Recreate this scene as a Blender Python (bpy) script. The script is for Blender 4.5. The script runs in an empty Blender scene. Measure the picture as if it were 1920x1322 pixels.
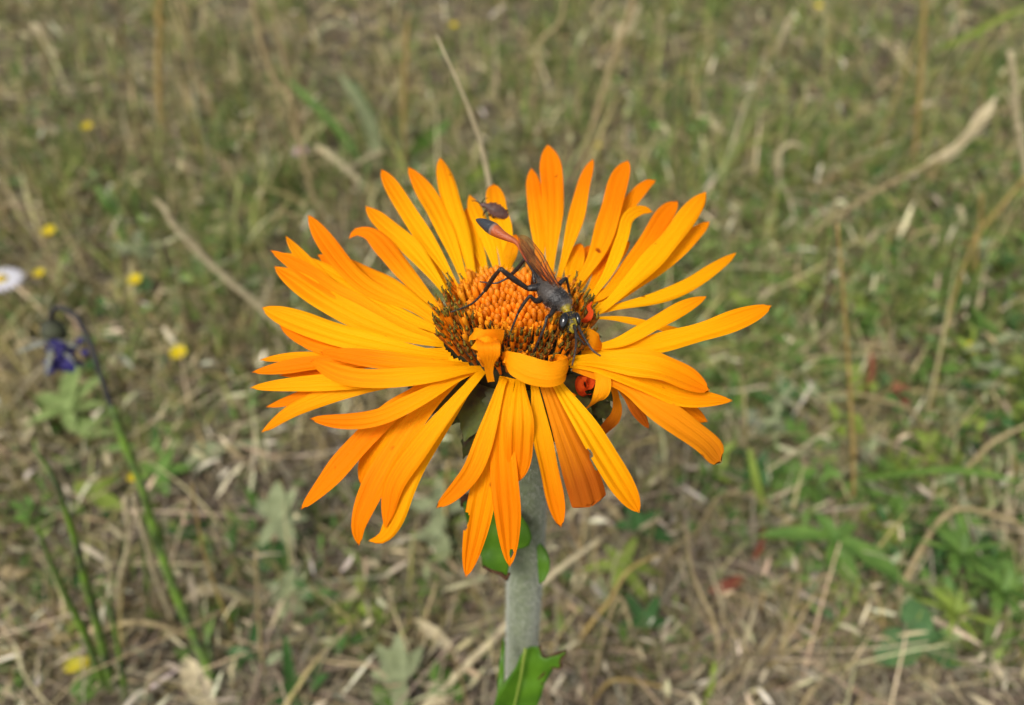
import bpy, math, random
import numpy as np
from mathutils import Vector as V, noise as mnoise

random.seed(7)
rng = np.random.default_rng(11)
R = math.radians
S = 0.001                                    # everything below is written in millimetres
scene = bpy.context.scene

# ------------------------------------------------------------------ camera
PITCH, CAMH, F = R(40), 300.0, 1396.0         # photo is 1920 x 1322, focal length in its pixels
cam_d = bpy.data.cameras.new('camera'); cam = bpy.data.objects.new('camera', cam_d)
scene.collection.objects.link(cam); scene.camera = cam
cam.location = (0, 0, CAMH * S); cam.rotation_euler = (math.pi / 2 - PITCH, 0, 0)
cam_d.sensor_width = 36; cam_d.lens = 36 * F / 1920
cam_d.clip_start = 0.01; cam_d.clip_end = 500
cam_d.dof.use_dof = True; cam_d.dof.focus_distance = 0.112; cam_d.dof.aperture_fstop = 13.5
cam_d.dof.aperture_blades = 0

# ------------------------------------------------------------------ sky, sun, exposure
SUN_EL, SUN_AZ = R(52), R(212)                # soft high sun behind thin cloud
world = bpy.data.worlds.new('World'); scene.world = world; world.use_nodes = True
nt = world.node_tree; nt.nodes.clear()
sky = nt.nodes.new('ShaderNodeTexSky'); sky.sky_type = 'NISHITA'; sky.sun_disc = False
sky.sun_elevation = SUN_EL; sky.sun_rotation = SUN_AZ; sky.dust_density = 4; sky.air_density = 1.0; sky.ozone_density = 1
hs = nt.nodes.new('ShaderNodeHueSaturation'); hs.inputs['Saturation'].default_value = 0.35
bg = nt.nodes.new('ShaderNodeBackground'); bg.inputs['Strength'].default_value = 0.085
wo = nt.nodes.new('ShaderNodeOutputWorld')
nt.links.new(sky.outputs[0], hs.inputs['Color']); nt.links.new(hs.outputs[0], bg.inputs['Color']); nt.links.new(bg.outputs[0], wo.inputs['Surface'])
sun_d = bpy.data.lights.new('sun', 'SUN'); sun = bpy.data.objects.new('sun', sun_d); scene.collection.objects.link(sun)
sun_d.energy = 1.5; sun_d.angle = R(16); sun_d.color = (1, 0.95, 0.87)
sdir = V((math.sin(SUN_AZ) * math.cos(SUN_EL), math.cos(SUN_AZ) * math.cos(SUN_EL), math.sin(SUN_EL)))
sun.rotation_euler = sdir.to_track_quat('Z', 'Y').to_euler()
sun.location = sdir * 5
vs = scene.view_settings
vs.view_transform = 'Standard'; vs.look = 'None'; vs.gamma = 1; vs.use_curve_mapping = False
vs.exposure = 0.76
scene.render.engine = 'CYCLES'
scene.cycles.use_denoising = True
scene.cycles.max_bounces = 8; scene.cycles.transparent_max_bounces = 8

# ------------------------------------------------------------------ pixel -> place
CAM = V((0, 0, CAMH))
FW = V((0, math.cos(PITCH), -math.sin(PITCH))); UP = V((0, math.sin(PITCH), math.cos(PITCH))); RT = V((1, 0, 0))
def ray(px, py): return FW + RT * ((px - 960) / F) - UP * ((py - 661) / F)
def at(px, py, d): return CAM + ray(px, py) * d                    # at a depth along the lens axis
def on(px, py, z):                                                 # where the ray meets the height z
    r = ray(px, py); return CAM + r * ((z - CAMH) / r.z)
def depth(p): return (p - CAM).dot(FW)
def mm(px, p): return px * depth(p) / F                            # size in mm of so many pixels there
def gz(x, y):                                                      # the lie of the ground
    return 3.5 * np.sin(x / 41 + 1) * np.cos(y / 57) + 2.2 * np.sin((x + y * .7) / 19) + 1.5 * np.sin((x * .8 - y) / 11 + 2) - 2
def gnd(x, y): return V((x, y, float(gz(x, y))))

# ------------------------------------------------------------------ materials
def lin(h):
    c = [int(h[i:i + 2], 16) / 255 for i in (0, 2, 4)]
    return tuple(x / 12.92 if x <= .04045 else ((x + .055) / 1.055) ** 2.4 for x in c)
M = {}
def mat(name, col, rough=.6, trans=0.0, var=.15, scale=400, bump=0.0, col2=None, spec=.3, attr=None, objvar=0.0, tcol=None, sheen=0):
    m = bpy.data.materials.new(name); m.use_nodes = True; n = m.node_tree.nodes; l = m.node_tree.links
    p = n['Principled BSDF']; out = n['Material Output']
    p.inputs['Roughness'].default_value = rough; p.inputs['Specular IOR Level'].default_value = spec
    if sheen: p.inputs['Sheen Weight'].default_value = sheen
    c = lin(col) if isinstance(col, str) else col
    c2 = (lin(col2) if isinstance(col2, str) else col2) if col2 else tuple(x * .55 for x in c)
    tc = n.new('ShaderNodeTexCoord')
    nz = n.new('ShaderNodeTexNoise'); nz.inputs['Scale'].default_value = scale; nz.inputs['Detail'].default_value = 4
    l.new(tc.outputs['Object'], nz.inputs['Vector'])
    mx = n.new('ShaderNodeMix'); mx.data_type = 'RGBA'
    mr = n.new('ShaderNodeMapRange'); mr.inputs[1].default_value = .35; mr.inputs[2].default_value = .7
    mr.inputs[3].default_value = 0; mr.inputs[4].default_value = min(1, var * 4)
    l.new(nz.outputs['Fac'], mr.inputs[0]); l.new(mr.outputs[0], mx.inputs[0])
    if attr:
        a = n.new('ShaderNodeAttribute'); a.attribute_name = attr
        dk = n.new('ShaderNodeMix'); dk.data_type = 'RGBA'; dk.blend_type = 'MULTIPLY'; dk.inputs[0].default_value = 1
        dk.inputs[7].default_value = (.7, .68, .62, 1)
        l.new(a.outputs['Color'], mx.inputs[6]); l.new(a.outputs['Color'], dk.inputs[6]); l.new(dk.outputs[2], mx.inputs[7])
    else:
        mx.inputs[6].default_value = (*c, 1); mx.inputs[7].default_value = (*c2, 1)
    col_out = mx.outputs[2]
    if objvar:
        oi = n.new('ShaderNodeObjectInfo'); h = n.new('ShaderNodeHueSaturation')
        a1 = n.new('ShaderNodeMapRange'); a1.inputs[3].default_value = 1 - objvar; a1.inputs[4].default_value = 1 + objvar
        l.new(oi.outputs['Random'], a1.inputs[0]); l.new(a1.outputs[0], h.inputs['Value']); l.new(col_out, h.inputs['Color'])
        col_out = h.outputs[0]
    l.new(col_out, p.inputs['Base Color'])
    if bump:
        b = n.new('ShaderNodeBump'); b.inputs['Strength'].default_value = bump; b.inputs['Distance'].default_value = .0005
        l.new(nz.outputs['Fac'], b.inputs['Height']); l.new(b.outputs[0], p.inputs['Normal'])
    if trans:
        t = n.new('ShaderNodeBsdfTranslucent'); s = n.new('ShaderNodeMixShader'); s.inputs[0].default_value = trans
        l.new(col_out, t.inputs['Color']); l.new(p.outputs[0], s.inputs[1]); l.new(t.outputs[0], s.inputs[2]); l.new(s.outputs[0], out.inputs['Surface'])
    M[name] = m; return m

def petal_material(name, base, tip, deep, trans=.24):
    m = bpy.data.materials.new(name); m.use_nodes = True; n = m.node_tree.nodes; l = m.node_tree.links
    p = n['Principled BSDF']; out = n['Material Output']
    p.inputs['Roughness'].default_value = .6; p.inputs['Specular IOR Level'].default_value = .06
    uv = n.new('ShaderNodeUVMap'); uv.uv_map = 'UVMap'
    sp = n.new('ShaderNodeSeparateXYZ'); l.new(uv.outputs[0], sp.inputs[0])
    oi = n.new('ShaderNodeObjectInfo')
    # streaks along the petal: noise squeezed across, stretched along
    cb = n.new('ShaderNodeCombineXYZ'); mu = n.new('ShaderNodeMath'); mu.operation = 'MULTIPLY'; mu.inputs[1].default_value = 9
    mv = n.new('ShaderNodeMath'); mv.operation = 'MULTIPLY'; mv.inputs[1].default_value = .8
    rnd = n.new('ShaderNodeMath'); rnd.operation = 'MULTIPLY'; rnd.inputs[1].default_value = 37
    l.new(sp.outputs[0], mu.inputs[0]); l.new(sp.outputs[1], mv.inputs[0]); l.new(oi.outputs['Random'], rnd.inputs[0])
    l.new(mu.outputs[0], cb.inputs[0]); l.new(mv.outputs[0], cb.inputs[1]); l.new(rnd.outputs[0], cb.inputs[2])
    ns = n.new('ShaderNodeTexNoise'); ns.inputs['Scale'].default_value = 1.6; ns.inputs['Detail'].default_value = 5; l.new(cb.outputs[0], ns.inputs['Vector'])
    rp = n.new('ShaderNodeValToRGB'); e = rp.color_ramp.elements
    e[0].position = .05; e[0].color = (*base, 1); e[1].position = 1; e[1].color = (*tip, 1)
    mid = e.new(.55); mid.color = (*[(a * .65 + b * .35) for a, b in zip(base, tip)], 1)
    ad = n.new('ShaderNodeMath'); ad.operation = 'MULTIPLY_ADD'; ad.inputs[1].default_value = .5; ad.inputs[2].default_value = -.25
    l.new(ns.outputs['Fac'], ad.inputs[0]); ad.inputs[1].default_value = .5; ad.inputs[2].default_value = -.25
    rv = n.new('ShaderNodeMath'); rv.operation = 'MULTIPLY_ADD'; rv.inputs[1].default_value = .7; rv.inputs[2].default_value = -.3
    l.new(oi.outputs['Random'], rv.inputs[0])
    s1 = n.new('ShaderNodeMath'); s2 = n.new('ShaderNodeMath')
    l.new(sp.outputs[1], s1.inputs[0]); l.new(ad.outputs[0], s1.inputs[1]); l.new(s1.outputs[0], s2.inputs[0]); l.new(rv.outputs[0], s2.inputs[1])
    l.new(s2.outputs[0], rp.inputs[0])
    # browned specks and worn spots
    tc = n.new('ShaderNodeTexCoord'); sn = n.new('ShaderNodeTexNoise'); sn.inputs['Scale'].default_value = 330; sn.inputs['Detail'].default_value = 1
    l.new(tc.outputs['Object'], sn.inputs['Vector'])
    sm = n.new('ShaderNodeMapRange'); sm.inputs[1].default_value = .77; sm.inputs[2].default_value = .83; l.new(sn.outputs['Fac'], sm.inputs[0])
    mx = n.new('ShaderNodeMix'); mx.data_type = 'RGBA'; l.new(sm.outputs[0], mx.inputs[0]); l.new(rp.outputs[0], mx.inputs[6]); mx.inputs[7].default_value = (*deep, 1)
    l.new(mx.outputs[2], p.inputs['Base Color'])
    b = n.new('ShaderNodeBump'); b.inputs['Strength'].default_value = .36; b.inputs['Distance'].default_value = .0006
    l.new(ns.outputs['Fac'], b.inputs['Height']); l.new(b.outputs[0], p.inputs['Normal'])
    t = n.new('ShaderNodeBsdfTranslucent'); s = n.new('ShaderNodeMixShader'); s.inputs[0].default_value = trans
    l.new(mx.outputs[2], t.inputs['Color']); l.new(p.outputs[0], s.inputs[1]); l.new(t.outputs[0], s.inputs[2]); l.new(s.outputs[0], out.inputs['Surface'])
    M[name] = m
petal_material('petal_orange', (.95, .44, .002), (.87, .215, .001), (.30, .05, .002))
petal_material('petal_curl', (.93, .33, .003), (.88, .24, .002), (.45, .08, .002), .2)
petal_material('petal_red', (.62, .06, .01), (.75, .10, .01), (.3, .03, .01), .2)
petal_material('petal_brown_shaded', (.90, .30, .003), (.42, .095, .006), (.20, .035, .004), .22)  # dark tips: browned end on the blunt ray, painted shade on the drooping one
petal_material('petal_violet', (.05, .042, .14), (.035, .03, .15), (.02, .01, .05), .15)
petal_material('petal_yellow', (.72, .55, .02), (.72, .60, .02), (.5, .4, .02), .3)
petal_material('petal_white', (.78, .78, .80), (.74, .70, .80), (.7, .7, .7), .3)
petal_material('petal_pink', (.55, .36, .40), (.50, .32, .40), (.4, .2, .3), .3)
mat('floret_orange', (.90, .27, .004), .5, .15, .2, 900, col2=(.85, .19, .003), objvar=.16)
mat('floret_yellow', (.88, .36, .01), .5, .15, .2, 900, col2=(.80, .24, .006), objvar=.14)
mat('floret_rust', (.55, .17, .012), .6, .1, .25, 1500, col2=(.22, .06, .01), objvar=.25)
mat('anther', '3a2a14', .7, 0, .3, 2500, col2='8a7a1e', objvar=.3)
mat('receptacle', '6b3a10', .8, 0, .3, 600)
mat('bract_green', '4e5c22', .6, .1, .25, 350, .4, col2='33281a', objvar=.2)
mat('involucre', '2b2c16', .7, 0, .3, 300, .3)
mat('stem_green', '6e7a54', .85, 0, .3, 500, .5, col2='56623e', sheen=.5)
mat('stem_hair', 'c6c9ba', .9, .3, .1, 300)
mat('leaf_green', '557f1a', .5, .22, .25, 160, .25, col2='3c6414')
mat('leaf_edge', '4a2f18', .8, 0, .2, 900)
mat('wasp_black', '332b27', .42, 0, .3, 1800, .35, col2='15110f', spec=.5)
mat('wasp_body', '26211f', .45, 0, .2, 2200, .4, attr='Col', spec=.5)
mat('eye', '0b0908', .12, 0, .05, 900, spec=.8)
mat('wing_vein', '4a220e', .5, 0, .1, 900)
mat('wasp_hair', '9a948a', .8, .2, .1, 500)
mat('wasp_face', '2a2412', .6, 0, .3, 3500, col2='b59a14')
mat('pollen', 'd0b010', .7, 0, .2, 900)
mat('bug_brown', '55362c', .5, 0, .3, 1500, .4, col2='3a201a', spec=.4)
mat('bug_dark', '2a1c14', .5, 0, .3, 1500)
mat('straw', 'b8a67c', .6, .2, .3, 250, .3, col2='8c7a54', objvar=.12)
mat('straw_pale', 'cfc29c', .6, .2, .2, 250, .2, col2='a8987a', objvar=.08)
mat('straw_orange', 'b59d62', .6, .15, .25, 200, .2, col2='937a44', objvar=.12)
mat('twig', '5a463c', .85, 0, .4, 200, .5, col2='352a26')
mat('herb_green', '6b8a3c', .55, .25, .25, 150, .2, col2='4d7030', objvar=.2)
mat('herb_dark', '446a34', .5, .2, .25, 150, .2, col2='345628', objvar=.15)
mat('herb_lime', '93a548', .55, .3, .2, 150, .2, col2='7c9038', objvar=.12)
mat('herb_silver', '979f76', .8, .2, .25, 200, .3, col2='7a835a', objvar=.12, sheen=.3)
mat('herb_pale', '8c9e5e', .7, .25, .25, 200, .3, col2='728848')
mat('clover', '587a48', .6, .2, .25, 300, .2, col2='44663a')
mat('herb_stem', '6a7a34', .6, .1, .3, 150, .2, col2='586030')
mat('bell_stem', '6c8c30', .6, .1, .3, 90, .2, col2='3c3a3a')
mat('bell_stem_dark', '3c3a3c', .6, 0, .3, 200)
mat('calyx', '4a5038', .7, 0, .3, 500, .4, col2='34302c')
mat('sepal', '84877c', .7, .2, .2, 500)
mat('leaf_red', '93503c', .6, .2, .25, 200, .2, col2='6b3a2c')
mat('leaf_yellow', 'c9b528', .55, .3, .2, 200, .2, col2='96982c')
mat('grass', '888888', .55, .28, .15, 250, attr='Col')
mat('litter', '888888', .75, .12, .2, 250, attr='Col')

def ground_mat():
    m = bpy.data.materials.new('soil'); m.use_nodes = True; n = m.node_tree.nodes; l = m.node_tree.links; p = n['Principled BSDF']
    tc = n.new('ShaderNodeTexCoord'); a = n.new('ShaderNodeTexNoise'); a.inputs['Scale'].default_value = 22; a.inputs['Detail'].default_value = 9; a.inputs['Roughness'].default_value = .7
    l.new(tc.outputs['Object'], a.inputs['Vector']); r = n.new('ShaderNodeValToRGB'); e = r.color_ramp.elements
    e[0].position = .3; e[0].color = (*lin('2c241d'), 1); e[1].position = .75; e[1].color = (*lin('7c705e'), 1)
    x = e.new(.5); x.color = (*lin('54493a'), 1)
    l.new(a.outputs['Fac'], r.inputs[0]); l.new(r.outputs[0], p.inputs['Base Color']); p.inputs['Roughness'].default_value = .95
    b = n.new('ShaderNodeBump'); b.inputs['Distance'].default_value = .004; l.new(a.outputs['Fac'], b.inputs['Height']); l.new(b.outputs[0], p.inputs['Normal'])
    M['soil'] = m
ground_mat()

def wing_mat():
    m = bpy.data.materials.new('wing'); m.use_nodes = True; n = m.node_tree.nodes; l = m.node_tree.links; p = n['Principled BSDF']; out = n['Material Output']
    tc = n.new('ShaderNodeTexCoord'); a = n.new('ShaderNodeTexNoise'); a.inputs['Scale'].default_value = 260; a.inputs['Detail'].default_value = 3
    l.new(tc.outputs['Object'], a.inputs['Vector']); r = n.new('ShaderNodeValToRGB'); e = r.color_ramp.elements
    e[0].position = .35; e[0].color = (*lin('7a4420'), 1); e[1].position = .7; e[1].color = (*lin('b87840'), 1)
    l.new(a.outputs['Fac'], r.inputs[0]); l.new(r.outputs[0], p.inputs['Base Color'])
    p.inputs['Roughness'].default_value = .28; p.inputs['Specular IOR Level'].default_value = .6
    t = n.new('ShaderNodeBsdfTransparent'); t.inputs['Color'].default_value = (.84, .62, .40, 1)
    s = n.new('ShaderNodeMixShader'); s.inputs[0].default_value = .76
    l.new(p.outputs[0], s.inputs[1]); l.new(t.outputs[0], s.inputs[2]); l.new(s.outputs[0], out.inputs['Surface'])
    M['wing'] = m
wing_mat()

# ------------------------------------------------------------------ mesh helpers
col = scene.collection
class MB:
    def __init__(s): s.v = []; s.f = []; s.uv = []; s.mi = []; s.vc = []
    def grid(s, rows, uvs=None, mi=0, skip=None, closed=False):
        o = len(s.v); nr, nc = len(rows), len(rows[0])
        for i, r in enumerate(rows):
            for j, p in enumerate(r):
                s.v.append(p)
        for i in range(nr - 1):
            for j in range(nc if closed else nc - 1):
                if skip and skip(i, j): continue
                j2 = (j + 1) % nc
                s.f.append((o + i * nc + j, o + i * nc + j2, o + (i + 1) * nc + j2, o + (i + 1) * nc + j)); s.mi.append(mi)
                a, b, c, d = j / (nc - 1), (j + 1) / (nc - 1), i / (nr - 1), (i + 1) / (nr - 1)
                s.uv.append(((a, c), (b, c), (b, d), (a, d)))
        return o
    def tube(s, pts, rad, n=8, mi=0, cap=True, flat=1.0):
        rows = []; prev = None
        for i, p in enumerate(pts):
            t = (pts[min(i + 1, len(pts) - 1)] - pts[max(i - 1, 0)]).normalized()
            if prev is None:
                prev = t.orthogonal().normalized()
            prev = (prev - t * prev.dot(t)).normalized(); b = t.cross(prev)
            r = rad[i] if hasattr(rad, '__len__') else rad
            rows.append([p + (prev * math.cos(a) + b * math.sin(a) * flat) * r for a in [2 * math.pi * k / n for k in range(n)]])
        o = s.grid(rows, mi=mi, closed=True)
        if cap:
            L = len(rows)
            s.f.append(tuple(o + k for k in range(n))[::-1]); s.mi.append(mi); s.uv.append([(0, 0)] * n)
            s.f.append(tuple(o + (L - 1) * n + k for k in range(n))); s.mi.append(mi); s.uv.append([(0, 1)] * n)
    def build(s, name, mats, parent=None, org=V((0, 0, 0)), smooth=True, mesh=None):
        if mesh is None:
            mesh = bpy.data.meshes.new(name)
            mesh.from_pydata([tuple((p - org) * S) for p in s.v], [], s.f)
            for m_ in (mats if isinstance(mats, (list, tuple)) else [mats]): mesh.materials.append(M[m_])
            if len(set(s.mi)) > 1: mesh.polygons.foreach_set('material_index', s.mi)
            if s.uv:
                u = mesh.uv_layers.new(name='UVMap'); u.data.foreach_set('uv', [c for f in s.uv for q in f for c in q])
            if s.vc:
                a = mesh.color_attributes.new('Col', 'FLOAT_COLOR', 'POINT'); a.data.foreach_set('color', [c for q in s.vc for c in (*q, 1)])
            mesh.polygons.foreach_set('use_smooth', [smooth] * len(s.f)); mesh.update()
        o = bpy.data.objects.new(name, mesh); col.objects.link(o)
        if parent: o.parent = parent
        else: o.location = org * S
        return o
def tag(o, label=None, cat=None, group=None, kind=None):
    if label: o['label'] = label
    if cat: o['category'] = cat
    if group: o['group'] = group
    if kind: o['kind'] = kind
    return o
def thing(name, p, label, cat, group=None):
    o = bpy.data.objects.new(name, None); col.objects.link(o); o.location = p * S; o.empty_display_size = .01
    return tag(o, label, cat, group)
def spline(pts, n):
    """Catmull-Rom through pts (tuples of Vector, extra scalars), n samples evenly by chord length"""
    P = [pts[0] + (pts[0] - pts[1])] + list(pts) + [pts[-1] + (pts[-1] - pts[-2])]
    L = [0]
    for a, b in zip(pts, pts[1:]): L.append(L[-1] + (b - a).length)
    out = []
    for k in range(n):
        s = L[-1] * k / (n - 1); i = 0
        while i < len(L) - 2 and L[i + 1] < s: i += 1
        t = (s - L[i]) / max(1e-9, L[i + 1] - L[i])
        p0, p1, p2, p3 = P[i], P[i + 1], P[i + 2], P[i + 3]
        out.append(.5 * (2 * p1 + (p2 - p0) * t + (2 * p0 - 5 * p1 + 4 * p2 - p3) * t * t + (3 * p1 - p0 - 3 * p2 + p3) * t ** 3))
    return out
def lerpl(vals, t):
    x = t * (len(vals) - 1); i = min(int(x), len(vals) - 2); return vals[i] + (vals[i + 1] - vals[i]) * (x - i)

# ------------------------------------------------------------------ the ground
def make_ground():
    c = np.concatenate([[-60000, -25000, -9000, -4000], np.linspace(-2200, 2200, 150), [4000, 9000, 25000, 60000]])
    X, Y = np.meshgrid(c, c + 600); Z = gz(X, Y) - 1.5; n = len(c)
    v = np.stack([X, Y, Z], -1).reshape(-1, 3) * S
    f = [(i * n + j, i * n + j + 1, (i + 1) * n + j + 1, (i + 1) * n + j) for i in range(n - 1) for j in range(n - 1)]
    me = bpy.data.meshes.new('ground'); me.from_pydata(v.tolist(), [], f); me.materials.append(M['soil']); me.polygons.foreach_set('use_smooth', [True] * len(f))
    o = bpy.data.objects.new('ground', me); col.objects.link(o); tag(o, kind='structure', label='brown soil under the dry meadow grass', cat='ground')
make_ground()

def strips(name, base, azim, lean, curve, length, width, colr, mname, seg=4, lift=0, label=None, cat=None, shape=1.0, roll=None, kink=0.0):
    """N ribbons at once: grass blades, straws, leaflets. All arrays, millimetres."""
    N = len(base); t = np.linspace(0, 1, seg + 1)[None, :]
    h = np.stack([np.cos(azim), np.sin(azim)], -1)
    a = lean[:, None] + curve[:, None] * t                        # angle from the vertical along the blade
    dl = (length / seg)[:, None]
    sx = np.cumsum(np.concatenate([np.zeros((N, 1)), np.sin(a[:, :-1]) * dl], 1), 1)
    sz = np.cumsum(np.concatenate([np.zeros((N, 1)), np.cos(a[:, :-1]) * dl], 1), 1)
    side = rng.normal(0, kink, (N, 1)) * length[:, None] * t ** 2
    P = np.empty((N, seg + 1, 3))
    pv = np.stack([-h[:, 1], h[:, 0]], -1)
    P[..., 0] = base[:, None, 0] + h[:, None, 0] * sx + pv[:, None, 0] * side
    P[..., 1] = base[:, None, 1] + h[:, None, 1] * sx + pv[:, None, 1] * side
    P[..., 2] = base[:, None, 2] + sz + lift
    if roll is None: roll = rng.normal(0, .5, N)
    wd = np.stack([pv[:, 0] * np.cos(roll), pv[:, 1] * np.cos(roll), np.sin(roll)], -1)
    if shape == 1.0: prof = np.clip(1 - t ** 2.2, .06, 1) * (.55 + .45 * np.minimum(1, t * 4))
    elif shape == 2.0: prof = np.clip(np.sin(np.pi * np.clip(t * .93 + .05, 0, 1)) ** .75, .08, 1)
    else: prof = np.clip(1 - .35 * t, .1, 1)
    W = (width[:, None] * .5 * prof)[..., None] * wd[:, None, :]
    v = np.stack([P - W, P + W], 2).reshape(-1, 3) * S
    k = (np.arange(N) * (seg + 1) * 2)[:, None] + (np.arange(seg) * 2)[None, :]
    f = np.stack([k, k + 1, k + 3, k + 2], -1).reshape(-1)
    me = bpy.data.meshes.new(name); nf = N * seg
    me.vertices.add(len(v)); me.vertices.foreach_set('co', v.ravel().astype(np.float32))
    me.loops.add(nf * 4); me.loops.foreach_set('vertex_index', f.astype(np.int32))
    me.polygons.add(nf); me.polygons.foreach_set('loop_start', (np.arange(nf) * 4).astype(np.int32))
    me.polygons.foreach_set('use_smooth', np.ones(nf, bool))
    me.update(calc_edges=True)
    ca = me.color_attributes.new('Col', 'FLOAT_COLOR', 'POINT')
    C = np.ones((N, (seg + 1) * 2, 4)); C[..., :3] = colr[:, None, :]
    ca.data.foreach_set('color', C.ravel().astype(np.float32))
    me.materials.append(M[mname])
    o = bpy.data.objects.new(name, me); col.objects.link(o)
    tag(o, label, cat, kind='stuff'); return o

def fbm(x, y, s, k=0):                                              # cheap smooth noise for arrays
    z = np.zeros_like(x)
    for o in range(4):
        f = 2 ** o / s; a = .5 ** o
        z += a * np.sin(x * f * 1.3 + 5.1 * o + k + 1.7 * np.sin(y * f * .9 + k * 2 + o)) * np.cos(y * f * 1.1 + 3.3 * o + k * 1.3 + 1.3 * np.sin(x * f * .7 - k))
    return z
def scatter(n, dmin=92, dmax=1700, side=1.05, pw=1.0):
    u = rng.random(n); y = dmin * (dmax / dmin) ** (u ** pw)
    x = (rng.random(n) * 2 - 1) * (side * np.hypot(y, 300) + 70)
    return x, y
def palette(cols, n, wts=None):
    c = np.array([lin(h) for h in cols]); i = rng.choice(len(cols), n, p=None if wts is None else np.array(wts) / np.sum(wts))
    return c[i] * np.exp(rng.normal(0, .17, (n, 1))) * np.exp(rng.normal(0, .05, (n, 3)))
def bare(x, y):                                                     # a worn patch of soil between the tufts
    return np.clip(1.25 - np.hypot((x + 155) / 62, (y - 246) / 30) + .35 * fbm(x, y, 30, 5), 0, 1)
def near_grey(x, y, far, close):                                    # old grey thatch close by, fresher straw farther off
    k = np.clip((330 - y) / 90 - np.clip((np.abs(x) - 260) / 100, 0, 1), .0, 1) * .8 + .1
    return np.where((rng.random(len(x)) < k)[:, None], close, far)
def green_field(x, y):                                              # how lush the sward is there
    g = .30 + .36 * np.clip((y - 260) / 250, 0, 1) + .40 * np.clip((x - 60) / 130, 0, 1) * np.clip((y - 170) / 80, 0, 1) - .12 * np.clip((y - 700) / 400, 0, 1)
    return np.clip(g + .07 + .40 * fbm(x, y, 55, 2), .04, .97)

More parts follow.
